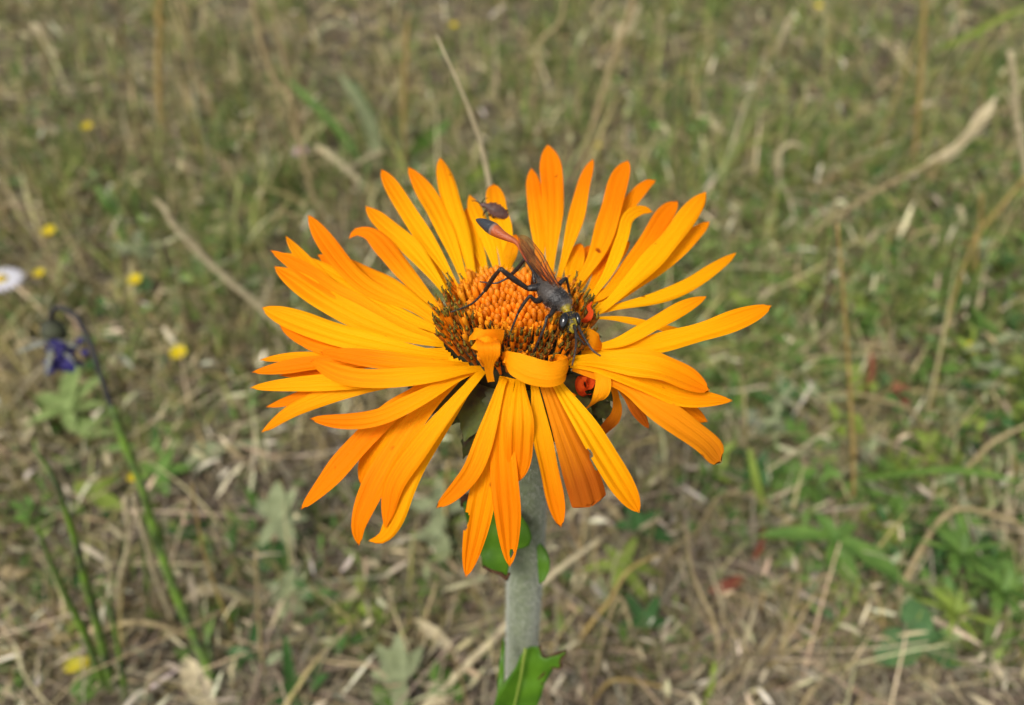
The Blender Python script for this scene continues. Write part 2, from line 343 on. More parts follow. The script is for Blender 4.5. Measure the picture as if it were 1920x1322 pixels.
STRAW = ['cdbd8c', 'bbab74', 'a29560', '968c68', 'dacda4', '887a54', 'ae9f74', '786a4a']
GREY = ['918878', '7a7060', 'a09680', '665c4c', 'aca084', '827559']
THATCH = ['a99c86', '978a78', 'b8aa90', '857868', '9c8c74', 'c0b090']
GREEN = ['7d9046', '6a8438', '939e52', '587632', '8a9556', 'a0a658', '527034']
def make_stuff():
    # fine grey-brown litter on the soil
    n = 52000; x, y = scatter(n); keep = rng.random(n) > .55 * bare(x, y); x, y = x[keep], y[keep]; n = len(x)
    strips('plant_litter', np.stack([x, y, gz(x, y)], -1), rng.random(n) * 6.283, rng.normal(1.48, .12, n), rng.normal(0, .25, n), rng.lognormal(2.7, .5, n) * (y / 350) ** .25, rng.uniform(.5, 1.5, n) * (y / 350) ** .35, near_grey(x, y, palette(GREY + STRAW, n), palette(GREY, n) * .92), 'litter', 4, 1.0, 'fine grey brown plant litter lying on the soil', 'litter', 3.0, rng.normal(0, .7, n), .12)
    # longer straws lying and leaning over it
    n = 18000; x, y = scatter(n); keep = rng.random(n) > .8 * bare(x, y); x, y = x[keep], y[keep]; n = len(x)
    strips('dry_thatch', np.stack([x, y, gz(x, y)], -1), rng.random(n) * 6.283, rng.normal(1.30, .2, n), rng.normal(.15, .3, n), rng.lognormal(3.5, .45, n) * (y / 350) ** .2, rng.uniform(.5, 1.5, n) * (y / 350) ** .35, near_grey(x, y, palette(STRAW, n), palette(THATCH, n)), 'litter', 6, 2.5, 'tangle of pale dry straws lying over the ground', 'thatch', 3.0, rng.normal(0, .7, n), .16)
    # standing grass, green and bleached, in tufts
    n = 72000; nc = 4600; cx, cy = scatter(nc, 150, 1800); k = rng.integers(0, nc, n)
    g = green_field(cx, cy) * (1 - .8 * bare(cx, cy)); keep = rng.random(n) < (.30 + .7 * g[k]) * (1 - .8 * bare(cx, cy)[k]); k = k[keep]; n = len(k)
    sp = 7 * (cy[k] / 400) ** .5; x = cx[k] + rng.normal(0, 1, n) * sp; y = cy[k] + rng.normal(0, 1, n) * sp
    isg = rng.random(n) < np.clip(g[k] * 1.0, 0, .85)
    c = np.where(isg[:, None], palette(GREEN, n), palette(STRAW, n))
    tl = rng.lognormal(0, .25, nc)[k]
    L = np.where(isg, rng.lognormal(3.0, .4, n), rng.lognormal(3.25, .5, n)) * tl * np.clip(y / 420, .55, 1.35)
    strips('meadow_grass', np.stack([x, y, gz(x, y)], -1), rng.random(n) * 6.283, np.abs(rng.normal(.28, .25, n)), rng.normal(.7, .5, n), L, rng.uniform(.7, 2.3, n) * (y / 400) ** .3, c, 'grass', 5, 0, 'short green and bleached meadow grass in loose tufts', 'grass')
    # small leaflets of low ground cover, thickest where the sward is lush
    n = 26000; x, y = scatter(n, 150, 1500); keep = rng.random(n) < green_field(x, y) ** 1.3 * np.where((x > 60) & (y > 160) & (y < 620), 1.0, .55); x, y = x[keep], y[keep]; n = len(x)
    strips('ground_cover', np.stack([x, y, gz(x, y) + rng.uniform(1, 20, n) * np.clip(green_field(x, y), .2, 1)], -1), rng.random(n) * 6.283, rng.normal(1.0, .35, n), rng.normal(.5, .4, n), rng.lognormal(2.05, .35, n), rng.uniform(2, 4.6, n), palette(['6f8c44', '5d7e3a', '86994f', '4c6e34', '97a37a', '7d9a58'], n), 'grass', 4, 0, 'low ground cover of small green leaflets', 'ground cover', 2.0, rng.normal(0, .5, n))
    # pale chaff and husks caught in the sward
    n = 3000; x, y = scatter(n, 120, 1500)
    strips('pale_chaff', np.stack([x, y, gz(x, y) + rng.uniform(2, 22, n)], -1), rng.random(n) * 6.283, rng.normal(1.2, .4, n), rng.normal(.3, .5, n), rng.lognormal(2.55, .35, n) * (y / 400) ** .3, rng.uniform(1.2, 3.4, n) * (y / 400) ** .3, palette(['e0d6b8', 'd2c6a2', 'c6b894', 'b9a888', 'ddd2bc'], n), 'litter', 4, 0, 'pale chaff and husks caught in the grass', 'chaff', 2.0)
    # beyond and beside the view the meadow goes on, sparser and coarser
    n = 70000; x = rng.normal(0, 1100, n); y = rng.normal(300, 1100, n)
    keep = (np.abs(x) > .85 * np.hypot(np.clip(y, 0, None), 300)) | (y < 120) | (y > 1700); x, y = x[keep], y[keep]; n = len(x)
    keep = np.hypot(x, y) > 150; x, y = x[keep], y[keep]; n = len(x)
    strips('outer_grass', np.stack([x, y, gz(x, y)], -1), rng.random(n) * 6.283, np.abs(rng.normal(.7, .5, n)), rng.normal(.8, .5, n), rng.lognormal(3.4, .4, n), rng.uniform(1, 3.5, n), palette(GREEN + STRAW + STRAW, n), 'grass', 4, 0, 'rough olive grass spreading out over the meadow', 'grass')
make_stuff()
# ------------------------------------------------------------------ the orange flower
C0 = at(967, 612, 118)                        # centre of the ring the rays spring from
RING = 11.9
flower = thing('orange_flower', gnd(C0.x + 1, C0.y), 'tall orange daisy-like flower with shaggy drooping rays on a woolly stem', 'flower')
FO = V(flower.location) / S
NREF = (V((0, 0, 1)) * .55 - FW * .6).normalized()

def strip(name, pts, widths, m, parent=flower, org=FO, n=34, nc=11, wdir=None, nref=NREF, cup=.10, ridge=.035, twist=0.0, t0=.7, p=2.2, q=1.5, base=.34, shaped=True, bite=None, tooth=True, wob=.0, seed=0, half=.5):
    """A petal: a shaped, channelled ribbon along pts; widths in pixels at that depth."""
    c = spline(pts, n); rows = []; r0 = random.Random(seed * 13 + 5)
    ph = r0.uniform(0, 6.28); fr = r0.uniform(1.2, 2.6); asym = r0.uniform(-.25, .25)
    for i, P in enumerate(c):
        t = i / (n - 1)
        T = (c[min(i + 1, n - 1)] - c[max(i - 1, 0)]).normalized()
        if wdir is not None: W = (wdir - T * wdir.dot(T)).normalized()
        else: W = T.cross(nref).normalized()
        Nn = W.cross(T).normalized()
        if Nn.dot(nref) < 0 and wdir is None: Nn = -Nn
        a = twist * t * t + wob * math.sin(fr * 3 * t + ph)
        W, Nn = W * math.cos(a) + Nn * math.sin(a), Nn * math.cos(a) - W * math.sin(a)
        if shaped:
            g = min(1, t / half); g = g * g * (3 - 2 * g)
            w = widths * (base + (1 - base) * g)
            if t > t0: w *= max(.02, 1 - ((t - t0) / (1 - t0)) ** p) ** (1 / q)
            w *= 1 + .05 * math.sin(fr * 5 * t + ph)
        else: w = lerpl(widths, t)
        hw = mm(w, P) * .5; row = []
        for j in range(nc):
            s = 2 * j / (nc - 1) - 1
            off = hw * (cup * 2 * (s * s - .4) * (1 + asym * s) + ridge * 2 * math.cos(s * 3 * math.pi)) * min(1, t * 3 + .3)
            off += .10 * hw * math.sin(fr * 7 * t + ph + s * 2) * s * s
            jag = 0
            if tooth and i == n - 1: jag = .3 * math.cos((2 * j / (nc - 1) - 1) * 3 * math.pi) - .1
            row.append(P + W * (s * hw) + Nn * off + T * jag)
        rows.append(row)
    b = MB()
    sk = None
    if bite:
        def sk(i, j): return any(((i / (n - 1) - bt) / rt) ** 2 + (((j + .5) / (nc - 1) - bs) / rs) ** 2 < 1 for bt, bs, rt, rs in bite)
    b.grid(rows, skip=sk)
    return b.build(name, m, parent, org)

# base px, then points to the tip; width px; options
KUP, KDN = .72, -.04
RAYS = [
 # the far side
 (((862,550),(823,484),(781,423),(741,360),(715,318)),35,{}),
 (((875,538),(850,469),(823,405),(790,348),(766,314)),38,{}),
 (((890,532),(872,460),(850,393),(835,333),(825,296)),39,{}),
 (((915,525),(905,490),(884,430),(874,390)),24,dict(dd=3)),
 (((935,519),(917,454),(896,405),(880,366)),30,dict(dd=1)),
 (((947,517),(944,442),(932,390),(925,345)),40,dict(t0=.75)),
 (((950,520),(955,482),(962,456),(967,440)),28,dict(dd=-1,k=.5)),
 (((1012,517),(1011,426),(1002,360),(996,316)),36,dict(dd=1)),
 (((1030,520),(1037,396),(1033,320),(1027,272)),43,{}),
 (((1046,528),(1060,478),(1081,405),(1096,339),(1111,298)),31,dict(tw=.5)),
 (((1072,550),(1117,478),(1142,405),(1160,339),(1177,301)),42,dict(dd=-1.5)),
 (((1062,540),(1075,500),(1088,456)),34,dict(dd=3,k=.6)),
 (((1085,546),(1123,478),(1154,423),(1180,381),(1211,347),(1229,338)),32,dict(dd=3)),
 (((1100,572),(1142,508),(1166,448),(1178,408),(1202,394),(1224,397)),25,dict(dd=-.5,tw=-.5)),
 (((1098,555),(1130,505),(1158,450)),30,dict(dd=3.5,k=.6)),
 (((1104,560),(1145,505),(1180,452)),17,dict(dd=2,k=.7)),
 (((1100,566),(1135,550),(1178,502),(1214,454),(1247,402),(1270,377)),37,dict(dd=1.5)),
 (((1105,586),(1130,578),(1202,507),(1257,446),(1299,390),(1323,360)),42,dict(dd=-1)),
 (((1108,578),(1150,562),(1220,507),(1263,472),(1302,438),(1330,415)),38,dict(dd=3)),
 (((1110,590),(1154,576),(1232,557),(1293,532),(1347,496),(1380,474)),28,dict(dd=2)),
 # the side beyond the wasp's head
 (((1110,596),(1160,598),(1230,612),(1310,632)),17,dict(dd=3,k=.4)),
 (((1095,652),(1130,648),(1172,636),(1232,603),(1287,573),(1324,556)),32,dict(dd=-1,k=.35)),
 (((1090,664),(1120,662),(1220,648),(1320,622),(1390,597),(1446,573)),46,dict(dd=1,k=.35,cup=.2)),
 (((1100,655),(1180,648),(1280,628),(1370,604),(1420,588)),30,dict(dd=2.5,k=.35)),
 (((1066,676),(1134,676),(1221,684),(1278,704),(1330,732)),62,dict(dd=-3,cup=.12,half=.62,t0=.66)),
 (((1070,684),(1127,691),(1202,717),(1278,743),(1372,751)),42,dict(dd=-1)),
 (((1075,688),(1165,721),(1221,759),(1278,797),(1327,834),(1352,866)),56,dict(dd=-1,half=.75,t0=.86,p=3,m='petal_brown_shaded')),  # dark outer half is underside shade put into the colour
 (((1110,672),(1200,725),(1270,755),(1326,790)),44,dict(dd=2)),
 (((1105,668),(1172,732),(1195,770),(1217,803)),26,dict(dd=3,m='petal_brown_shaded')),
 # the near side, hanging
 (((1036,704),(1051,729),(1097,797),(1134,857),(1172,918),(1198,960)),54,dict(dd=-2.5,half=.6,bite=[(.52,.96,.03,.12)])),
 (((1018,708),(1029,735),(1059,812),(1089,887),(1108,948)),66,dict(dd=-.5,half=.8,t0=.97,m='petal_brown_shaded',bite=[(.70,.03,.06,.08)])),
 (((1000,708),(1004,735),(1015,812),(1034,902),(1052,988)),38,dict(dd=-1,cup=.18)),
 (((975,710),(975,740),(976,789),(974,846),(970,903)),54,dict(dd=-2.2,half=.6,bite=[(.97,.62,.11,.06)])),
 (((958,709),(952,735),(943,789),(945,884),(953,978),(956,1061)),50,dict(dd=-1.4,bite=[(.925,.36,.022,.15)])),
 (((945,706),(938,742),(922,846),(905,928),(889,1009),(874,1080)),50,dict(dd=.5,bite=[(.70,1.0,.035,.18),(.74,1.0,.02,.14)])),
 (((950,708),(940,722),(917,797),(889,875),(856,919),(819,952)),36,dict(dd=-2.2,tw=.4)),
 (((905,694),(890,712),(848,760),(787,835),(738,907),(722,990)),46,dict(dd=-2,half=.65)),
 (((900,692),(850,765),(790,850),(758,915),(735,980),(715,1008),(692,1014)),42,dict(dd=-.3)),
 (((880,686),(800,764),(738,846),(693,928),(672,985),(673,1022)),47,dict(dd=.2)),
 (((870,684),(800,722),(754,764),(722,815),(689,862),(676,908)),34,dict(dd=2)),
 (((868,680),(787,735),(730,775),(680,825),(615,899),(565,954)),45,dict(dd=1)),
 (((895,692),(852,711),(787,747),(713,781),(648,790),(582,785)),36,dict(dd=-2.5)),
 # the near left side
 (((850,672),(760,706),(672,723),(603,744),(542,772),(491,810)),36,dict(dd=1.5)),
 (((845,670),(740,700),(632,722),(562,744),(500,763)),30,dict(dd=2.5)),
 (((860,676),(760,708),(689,714),(623,717),(542,721),(470,727)),33,dict(dd=1)),
 (((905,691),(870,694),(807,703),(705,710),(640,702),(583,676)),37,dict(dd=-2.4,tw=.5)),
 (((840,662),(720,672),(603,680),(534,689),(473,698)),30,dict(dd=2)),
 (((838,660),(720,664),(615,667),(550,669),(488,675)),20,dict(dd=3)),
 (((840,662),(740,672),(650,684),(590,697),(525,704)),24,dict(dd=3)),
 (((835,655),(760,658),(660,655),(570,652)),22,dict(dd=3.5)),
 (((880,684),(840,684),(766,681),(664,668),(600,659)),36,dict(dd=-1.5)),
 (((845,668),(800,662),(726,649),(632,627),(554,600),(492,577)),48,dict(dd=-.5)),
 (((835,655),(760,664),(644,655),(595,646),(545,622),(521,600)),28,dict(dd=1.5)),
 (((832,645),(808,642),(747,626),(672,596),(605,560),(551,523),(515,500)),46,dict(dd=0)),
 (((830,640),(732,600),(668,564),(630,546),(605,530),(560,500),(508,470)),30,dict(dd=-.8,tw=.6)),
 (((828,625),(760,600),(690,572),(632,545),(599,517),(563,478),(536,443)),26,dict(dd=.8,tw=-.4)),
 (((826,620),(793,605),(720,572),(648,532),(581,496),(524,475)),37,dict(dd=1.2)),
 (((826,612),(770,575),(715,552),(678,530),(642,494),(605,445),(578,404)),36,dict(dd=0)),
 (((827,600),(778,566),(717,529),(657,502),(596,478)),41,dict(dd=2)),
 (((832,588),(799,554),(763,514),(726,469),(696,438),(669,434),(655,447)),38,dict(dd=.5)),
 (((846,564),(802,502),(763,457),(717,417),(686,387)),36,dict(dd=.3)),
 # a back row glimpsed through the gaps
 (((852,560),(815,510),(790,470),(768,440)),26,dict(dd=5,k=.9)),
 (((838,580),(770,550),(720,530),(690,520)),26,dict(dd=5,k=.9)),
 (((830,625),(770,620),(700,612),(650,610)),28,dict(dd=4,k=.6)),
 (((905,525),(885,470),(865,425)),24,dict(dd=5,k=.9)),
 (((1060,535),(1090,490),(1110,460)),28,dict(dd=5,k=.9)),
 (((1105,575),(1150,540),(1180,520)),26,dict(dd=5,k=.9)),
]
PET = {}
for idx, (pp, w, o) in enumerate(RAYS):
    b3 = on(pp[0][0], pp[0][1], C0.z - .4); d0 = depth(b3); pts = [b3]; nP = len(pp) - 1
    for i, (x, y) in enumerate(pp[1:], 1):
        dv = (pp[0][1] - y) / (F / 118); k = o.get('k', KUP) if dv > 0 else KDN
        t = i / nP
        pts.append(at(x, y, d0 + k * dv + o.get('dd', 0) * min(1, t * 2.5) - 2.2 * math.sin(math.pi * t) * .8))
    PET[idx] = pts
    strip('petal', pts, w * (.96 if idx < 29 else 1.0), o.get('m', 'petal_orange'), cup=o.get('cup', random.Random(idx).uniform(.04, .16) * random.Random(idx + 99).choice((1, 1, -1))), twist=o.get('tw', 0), t0=o.get('t0', random.Random(idx + 7).uniform(.60, .76)),
          p=o.get('p', 2.0), half=o.get('half', .5), bite=o.get('bite'), seed=idx, wob=.12, n=90 if o.get('bite') else 32, nc=41 if o.get('bite') else 11)

# rays that have curled over the disc
def curl(name, pts, widths, wdir, m='petal_curl', cup=.06):
    return strip(name, [at(*q) for q in pts], widths, m, wdir=wdir, shaped=False, n=36, nc=9, cup=cup, ridge=.02, tooth=False)
DIAG = (UP * .9 + RT * .35).normalized()
curl('curled_petal', [(946,668,105.5),(962,681,104),(1000,697,102.8),(1035,702,102.8),(1058,694,104.2),(1064,682,106.5),(1050,673,108),(1028,672,108.5)], [24, 44, 52, 50, 44, 32, 20, 12], UP, cup=.16)
curl('curled_petal', [(921,716,107.5),(917,697,106),(917,680,104.5),(917,664,103.2),(916,648,103),(914,637,105),(912,640,107.5)], [13, 15, 20, 42, 46, 42, 34], RT)
curl('curled_petal', [(884,652,105.5),(896,648,104.6),(912,645,104),(930,647,104.6)], [3, 22, 30, 26], UP)
curl('curled_petal', [(879,636,107.5),(890,626,106),(905,628,105.5),(925,629,106),(944,632,107)], [12, 24, 20, 24, 26], DIAG)
curl('curled_petal', [(942,664,106),(948,670,105),(958,674,105.6)], [8, 24, 10], UP)
curl('curled_petal', [(1086,622,113),(1100,632,111.5),(1116,640,111.5),(1128,650,113)], [16, 34, 34, 14], UP)
curl('curled_petal', [(1090,604,113),(1102,598,112),(1108,586,112),(1104,576,112.5),(1110,566,113)], [18, 14, 10, 8, 3], RT, 'petal_red')
curl('curled_petal', [(1122,690,110),(1131,712,109),(1127,738,109),(1108,760,110),(1086,774,113)], [22, 30, 30, 26, 18], (RT * .8 + UP * .5).normalized())
curl('curled_petal', [(1142,700,116),(1155,745,117),(1154,780,118),(1122,818,121)], [14, 12, 26, 20], RT, 'petal_brown_shaded')
spir = []
for k in range(26):
    a = k * .42 + 1; r = 19 - k * .55
    spir.append((1098 + math.cos(a) * r * .72, 722 + math.sin(a) * r * 1.05, 112.6 - k * .10))
curl('curled_petal', spir, [30] * 26, (-FW + RT * .5 + UP * .2), 'petal_red')
curl('curled_petal', [(1068,742,112),(1074,740,111),(1080,742,111)], [6, 9, 3], UP, 'petal_orange')

# disc: receptacle and florets
def domez(r): return 4.3 - 1.6 * (r / 11.5) ** 2
b = MB(); rows = []
for r, z in ((0.01, 3.0), (4, 2.9), (8, 2.0), (10.6, .6), (11.1, -.8), (10.8, -3.2), (9, -7), (6, -10), (3.6, -12.5), (3.0, -14)):
    rows.append([C0 + V((math.cos(a) * r, math.sin(a) * r, z)) for a in [k * 2 * math.pi / 40 for k in range(40)]])
b.grid(rows, closed=True); b.build('receptacle', 'involucre', flower, FO)

def floret_mesh(kind, seed):
    r = random.Random(seed); b = MB(); Z = V((0, 0, 1))
    if kind == 'bud':
        rows = []
        for z, q in ((0, .34), (1.2, .42), (2.0, .50), (2.6, .46), (3.0, .28), (3.15, .05)):
            rows.append([V((math.cos(a) * q, math.sin(a) * q, z)) for a in [k * 2 * math.pi / 7 for k in range(7)]])
        b.grid(rows, closed=True); mats = ['floret_orange']
    elif kind == 'open':
        rows = []; h = r.uniform(3.4, 4.6)
        for z, q in ((0, .28), (h * .55, .33), (h * .78, .46), (h * .9, .44), (h, .12)):
            rows.append([V((math.cos(a) * q, math.sin(a) * q, z)) for a in [k * 2 * math.pi / 6 for k in range(6)]])
        b.grid(rows, closed=True)
        for k in range(3):
            a = k * 2.1 + r.random(); d = V((math.cos(a), math.sin(a), 0))
            b.grid([[d * .2 + d.cross(Z) * s * .2 + Z * h * .82 for s in (-1, 1)], [d * .5 + d.cross(Z) * s * .14 + Z * h * 1.02 for s in (-1, 1)], [d * .62 + d.cross(Z) * s * .02 + Z * h * 1.08 for s in (-1, 1)]])
        mats = ['floret_yellow']
    else:
        h = r.uniform(2.8, 3.9); rows = []
        for z, q in ((0, .26), (h * .6, .3), (h * .8, .40), (h, .34)):
            rows.append([V((math.cos(a) * q, math.sin(a) * q, z)) for a in [k * 2 * math.pi / 6 for k in range(6)]])
        b.grid(rows, closed=True)
        for k in range(4):
            a = k * 1.6 + r.random(); d = V((math.cos(a), math.sin(a), 0))
            b.grid([[d * .3 + d.cross(Z) * s * .2 + Z * h * .95 for s in (-1, 1)], [d * .55 + d.cross(Z) * s * .02 + Z * (h * 1.12 + r.uniform(0, .3)) for s in (-1, 1)]])
        hh = r.uniform(.7, 1.7); tip = V((r.uniform(-.25, .25), r.uniform(-.25, .25), h + hh))
        b.tube([Z * h * .7, Z * (h + hh * .5), tip], [.2, .22, .13], 6, mi=1)
        for s in (-1, 1):
            b.tube([tip - Z * .15, tip + V((s * .2, r.uniform(-.1, .1), .22)), tip + V((s * .33, 0, .16))], [.09, .08, .04], 4, mi=1)
        mats = [r.choice(('floret_rust', 'floret_rust', 'floret_orange')), 'anther']
    return b.build('tmp', mats)
protos = {k: [] for k in ('bud', 'open', 'ripe')}
for k in protos:
    for s in range(5):
        o = floret_mesh(k, s); protos[k].append(o.data); o.data.name = 'floret_' + k; bpy.data.objects.remove(o)
NF = 430
fr_ = random.Random(3)
for i in range(NF):
    r = 11.25 * math.sqrt((i + .5) / NF); a = i * 2.399963
    x, y = math.cos(a) * r, math.sin(a) * r
    rr = r + fr_.uniform(-.7, .7) - 5.5 * max(-.18, y / 11.4 - .1)          # ripest on the near side
    kind = 'bud' if rr < 6.2 else ('open' if rr < 7.7 or fr_.random() < .08 else 'ripe')
    o = bpy.data.objects.new('floret', fr_.choice(protos[kind])); col.objects.link(o); o.parent = flower
    base = C0 + V((x, y, domez(r) - 3.0))
    tilt = .05 + .5 * (r / 11.4) ** 2.2 + fr_.uniform(-.07, .07)
    dirv = V((math.cos(a) * math.sin(tilt), math.sin(a) * math.sin(tilt), math.cos(tilt)))
    q = dirv.to_track_quat('Z', 'Y'); o.rotation_mode = 'QUATERNION'; o.rotation_quaternion = q
    o.location = (base - FO) * S
    sc = fr_.uniform(.8, 1.08) * (1.0 if kind != 'bud' else 1.0 + .12 * (r / 6)); o.scale = (sc, sc, sc * fr_.uniform(.94, 1.08))

# woolly stem
def stem_pt(px, py):
    r = ray(px, py); t = (C0.y + 1 - CAM.y) / r.y; return CAM + r * t
sp = [C0 + V((0, 0, -12))] + [stem_pt(*q) for q in ((983, 860), (986, 960), (984, 1064), (979, 1198), (974, 1310))]
last = sp[-1]; sp += [last + (gnd(last.x - 1, last.y) - last) * .5, gnd(last.x - 2, last.y + 1) + V((0, 0, -2))]
cs = spline(sp, 60)
rad = [4.1 - .25 * min(1, i / 25) + (1.2 if i == 0 else 0) for i in range(60)]
b = MB(); b.tube(cs, rad, 20); stem = b.build('stem', 'stem_green', flower, FO)
b = MB(); hr = random.Random(5)
for i in range(14000):
    t = hr.random() ** 1.0 * 46; k = int(t); u = t - k; P = cs[k].lerp(cs[k + 1], u); T = (cs[k + 1] - cs[k]).normalized()
    a = hr.uniform(0, 6.283); d = T.orthogonal().normalized(); d = d * math.cos(a) + T.cross(d) * math.sin(a)
    p0 = P + d * (rad[k] - .05); L = hr.uniform(.3, 1.0); tan = d.cross(T)
    p1 = p0 + (d * .55 + T * hr.uniform(-.6, .9) + tan * hr.uniform(-.7, .7)).normalized() * L
    w = (tan + T * hr.uniform(-1, 1)).normalized() * .036
    o = len(b.v); b.v += [p0 - w, p0 + w, p1 + w * .4, p1 - w * .4]; b.f.append((o, o + 1, o + 2, o + 3)); b.mi.append(0)
hair = b.build('hair', 'stem_hair', stem, FO); hair['kind'] = 'stuff'

# bracts under the head
def leafblade(name, base, tipv, width, nrm, m, parent, org, curl_=0.0, n=10, nc=7, serr=0.0, seed=0, fold=.15, wav=.06, prof=None):
    r = random.Random(seed); rows = []; ax = (tipv - base); L = ax.length; T = ax.normalized(); W = T.cross(nrm).normalized(); Nn = W.cross(T).normalized()
    for i in range(n):
        t = i / (n - 1); bend = curl_ * L * t * t
        pr = prof(t) if prof else (math.sin(math.pi * min(1, t * .9 + .1)) ** .8)
        w = width * .5 * max(.03, pr) * (1 + (serr * (1 if i % 2 else -1)))
        P = base + T * (L * t) + Nn * bend
        rows.append([P + W * (w * s) + Nn * (fold * w * abs(s) + wav * w * math.sin(i * 1.3 + seed + s * 2)) for s in [2 * j / (nc - 1) - 1 for j in range(nc)]])
    b = MB(); b.grid(rows); return b.build(name, m, parent, org)
br = random.Random(21)
for row, (r0, z0, ln, dn, cnt) in enumerate(((10.2, -4.5, 8, -.5, 15), (9.6, -6, 9, -.7, 13), (7, -9, 9, -1.1, 9))):
    for k in range(cnt):
        a = (k + .5 * (row % 2) + br.uniform(-.2, .2)) * 2 * math.pi / cnt
        out = V((math.cos(a), math.sin(a), 0)); base = C0 + out * r0 + V((0, 0, z0))
        d = (out + V((0, 0, dn + br.uniform(-.25, .2)))).normalized(); L = ln * br.uniform(.75, 1.15)
        leafblade('bract', base, base + d * L, 6.5 * br.uniform(.8, 1.2), (V((0, 0, 1)) + out * .6), 'bract_green', flower, FO, curl_=br.uniform(-.25, .15), serr=.09, seed=k + row * 20, prof=lambda t: (1 - t ** 2.2) * (.75 + .25 * math.sin(t * 3)), n=12)

for x0, y0, x1, y1, w, d0, d1 in ((905,735,832,800,48,121,121),(912,745,868,806,44,121,120),(905,770,866,862,46,123,124),(925,790,886,866,40,123,123),(880,720,840,775,36,120,119),(920,730,885,770,46,119,117.5),(1100,745,1160,790,46,121,121),(1110,720,1152,752,40,120,119.5),(1085,770,1138,806,48,122,123),(1070,700,1085,770,44,119,117),(1065,760,1095,835,46,123,124),(935,720,915,800,40,118,117.5)):
    leafblade('bract', at(x0, y0, d0 - 1), at(x1, y1, d1 - 1), mm(w, at(x0, y0, d0)), -FW * .8 + UP * .5, 'bract_green', flower, FO, curl_=-.06, serr=.10, wav=.22, seed=x0, prof=lambda t: (1 - t ** 2.6) * (.8 + .2 * math.sin(t * 3)), n=14)
# stem leaves, outlined with their bitten edges
def outline_leaf(name, pts, dfun, m, bulge=2.0, thick=.25):
    """a leaf from its outline: points in the photo, set at the depth where the leaf hangs on the stem"""
    import bmesh
    bm = bmesh.new(); cx = sum(p[0] for p in pts) / len(pts); cy = sum(p[1] for p in pts) / len(pts)
    vs_ = [bm.verts.new(((x - cx), (y - cy), 0)) for x, y in pts]
    f = bm.faces.new(vs_); bmesh.ops.triangulate(bm, faces=[f])
    for _ in range(4):
        long = [e for e in bm.edges if e.calc_length() > 9]
        if not long: break
        bmesh.ops.subdivide_edges(bm, edges=long, cuts=1); bmesh.ops.triangulate(bm, faces=[q for q in bm.faces if len(q.verts) > 3])
    for v in bm.verts:
        x, y = v.co.x + cx, v.co.y + cy
        d = dfun(x, y) + .35 * math.sin(x * .11 + y * .05) + .25 * math.sin(y * .13)
        v.co = (at(x, y, d) - FO) * S
    bm.normal_update()
    me = bpy.data.meshes.new(name); bm.to_mesh(me); bm.free(); me.materials.append(M[m])
    me.polygons.foreach_set('use_smooth', [True] * len(me.polygons))
    u = me.uv_layers.new(name='UVMap')
    o = bpy.data.objects.new(name, me); col.objects.link(o); o.parent = flower
    md = o.modifiers.new('thickness', 'SOLIDIFY'); md.thickness = thick * S; return o
def vein(pts, r):
    b = MB(); b.tube(spline([at(*p) for p in pts], 14), [r * (1 - .7 * i / 13) for i in range(14)], 6); return b
dl = lambda x, y: 167 + (y - 1210) * .045 - abs(x - 985) * .05 - 3.5
outline_leaf('leaf', [(900,1420),(922,1340),(931,1304),(946,1278),(967,1251),(975,1230),(985,1217),(996,1211),(1012,1212),(1015,1222),(1017,1231),(1024,1234),(1032,1230),(1046,1225),(1062,1219),(1061,1227),(1052,1235),(1050,1242),(1053,1249),(1048,1254),(1038,1252),(1030,1251),(1024,1256),(1018,1264),(1010,1272),(1008,1279),(1014,1282),(1019,1280),(1021,1284),(1016,1300),(1008,1322),(995,1370),(960,1430)], dl, 'leaf_green')
EDGE = [(1012,1212),(1015,1222),(1017,1231),(1024,1234),(1032,1230),(1046,1225),(1062,1219),(1061,1227),(1052,1235),(1050,1242),(1053,1249),(1048,1254),(1038,1252),(1030,1251),(1024,1256),(1018,1264),(1010,1272),(1008,1279),(1014,1282),(1019,1280)]
b = MB(); b.tube([at(x, y, dl(x, y) - .2) for x, y in EDGE], [.22 + .1 * ((k * 7) % 5 == 0) for k in range(len(EDGE))], 6); b.build('bitten_edge', 'leaf_edge', flower, FO)
vein([(985,1216,160),(972,1290,164),(945,1400,170)], .35).build('midrib', 'herb_lime', flower, FO)
dl2 = lambda x, y: 143 + (y - 960) * .03 + (3 if x < 900 else -4 * math.exp(-((x - 985) / 40) ** 2))
outline_leaf('leaf', [(867,938),(884,929),(905,935),(940,945),(975,962),(990,985),(997,1005),(992,1022),(980,1027),(960,1032),(955,1060),(950,1085),(940,1076),(918,1068),(906,1062),(902,1040),(890,1015),(878,990),(872,965)], dl2, 'leaf_green')
EDGE = [(955,1075),(950,1085),(940,1076),(918,1068),(906,1062)]
b = MB(); b.tube([at(x, y, dl2(x, y) - .2) for x, y in EDGE], [.3, .5, .45, .4, .3], 6); b.build('bitten_edge', 'leaf_edge', flower, FO)
EDGE = [(866,950),(867,938),(875,932),(884,929)]
b = MB(); b.tube([at(x, y, dl2(x, y) - .2) for x, y in EDGE], [.3, .6, .8, .5], 6); b.build('bitten_edge', 'leaf_edge', flower, FO)
outline_leaf('leaf', [(1006,1010),(1024,1030),(1031,1050),(1030,1072),(1022,1088),(1012,1095),(1008,1060)], lambda x, y: 152 - (x - 1010) * .03, 'leaf_green')
outline_leaf('leaf', [(943,1190),(947,1215),(946,1270),(940,1310),(932,1300),(937,1240)], lambda x, y: 168, 'leaf_green')
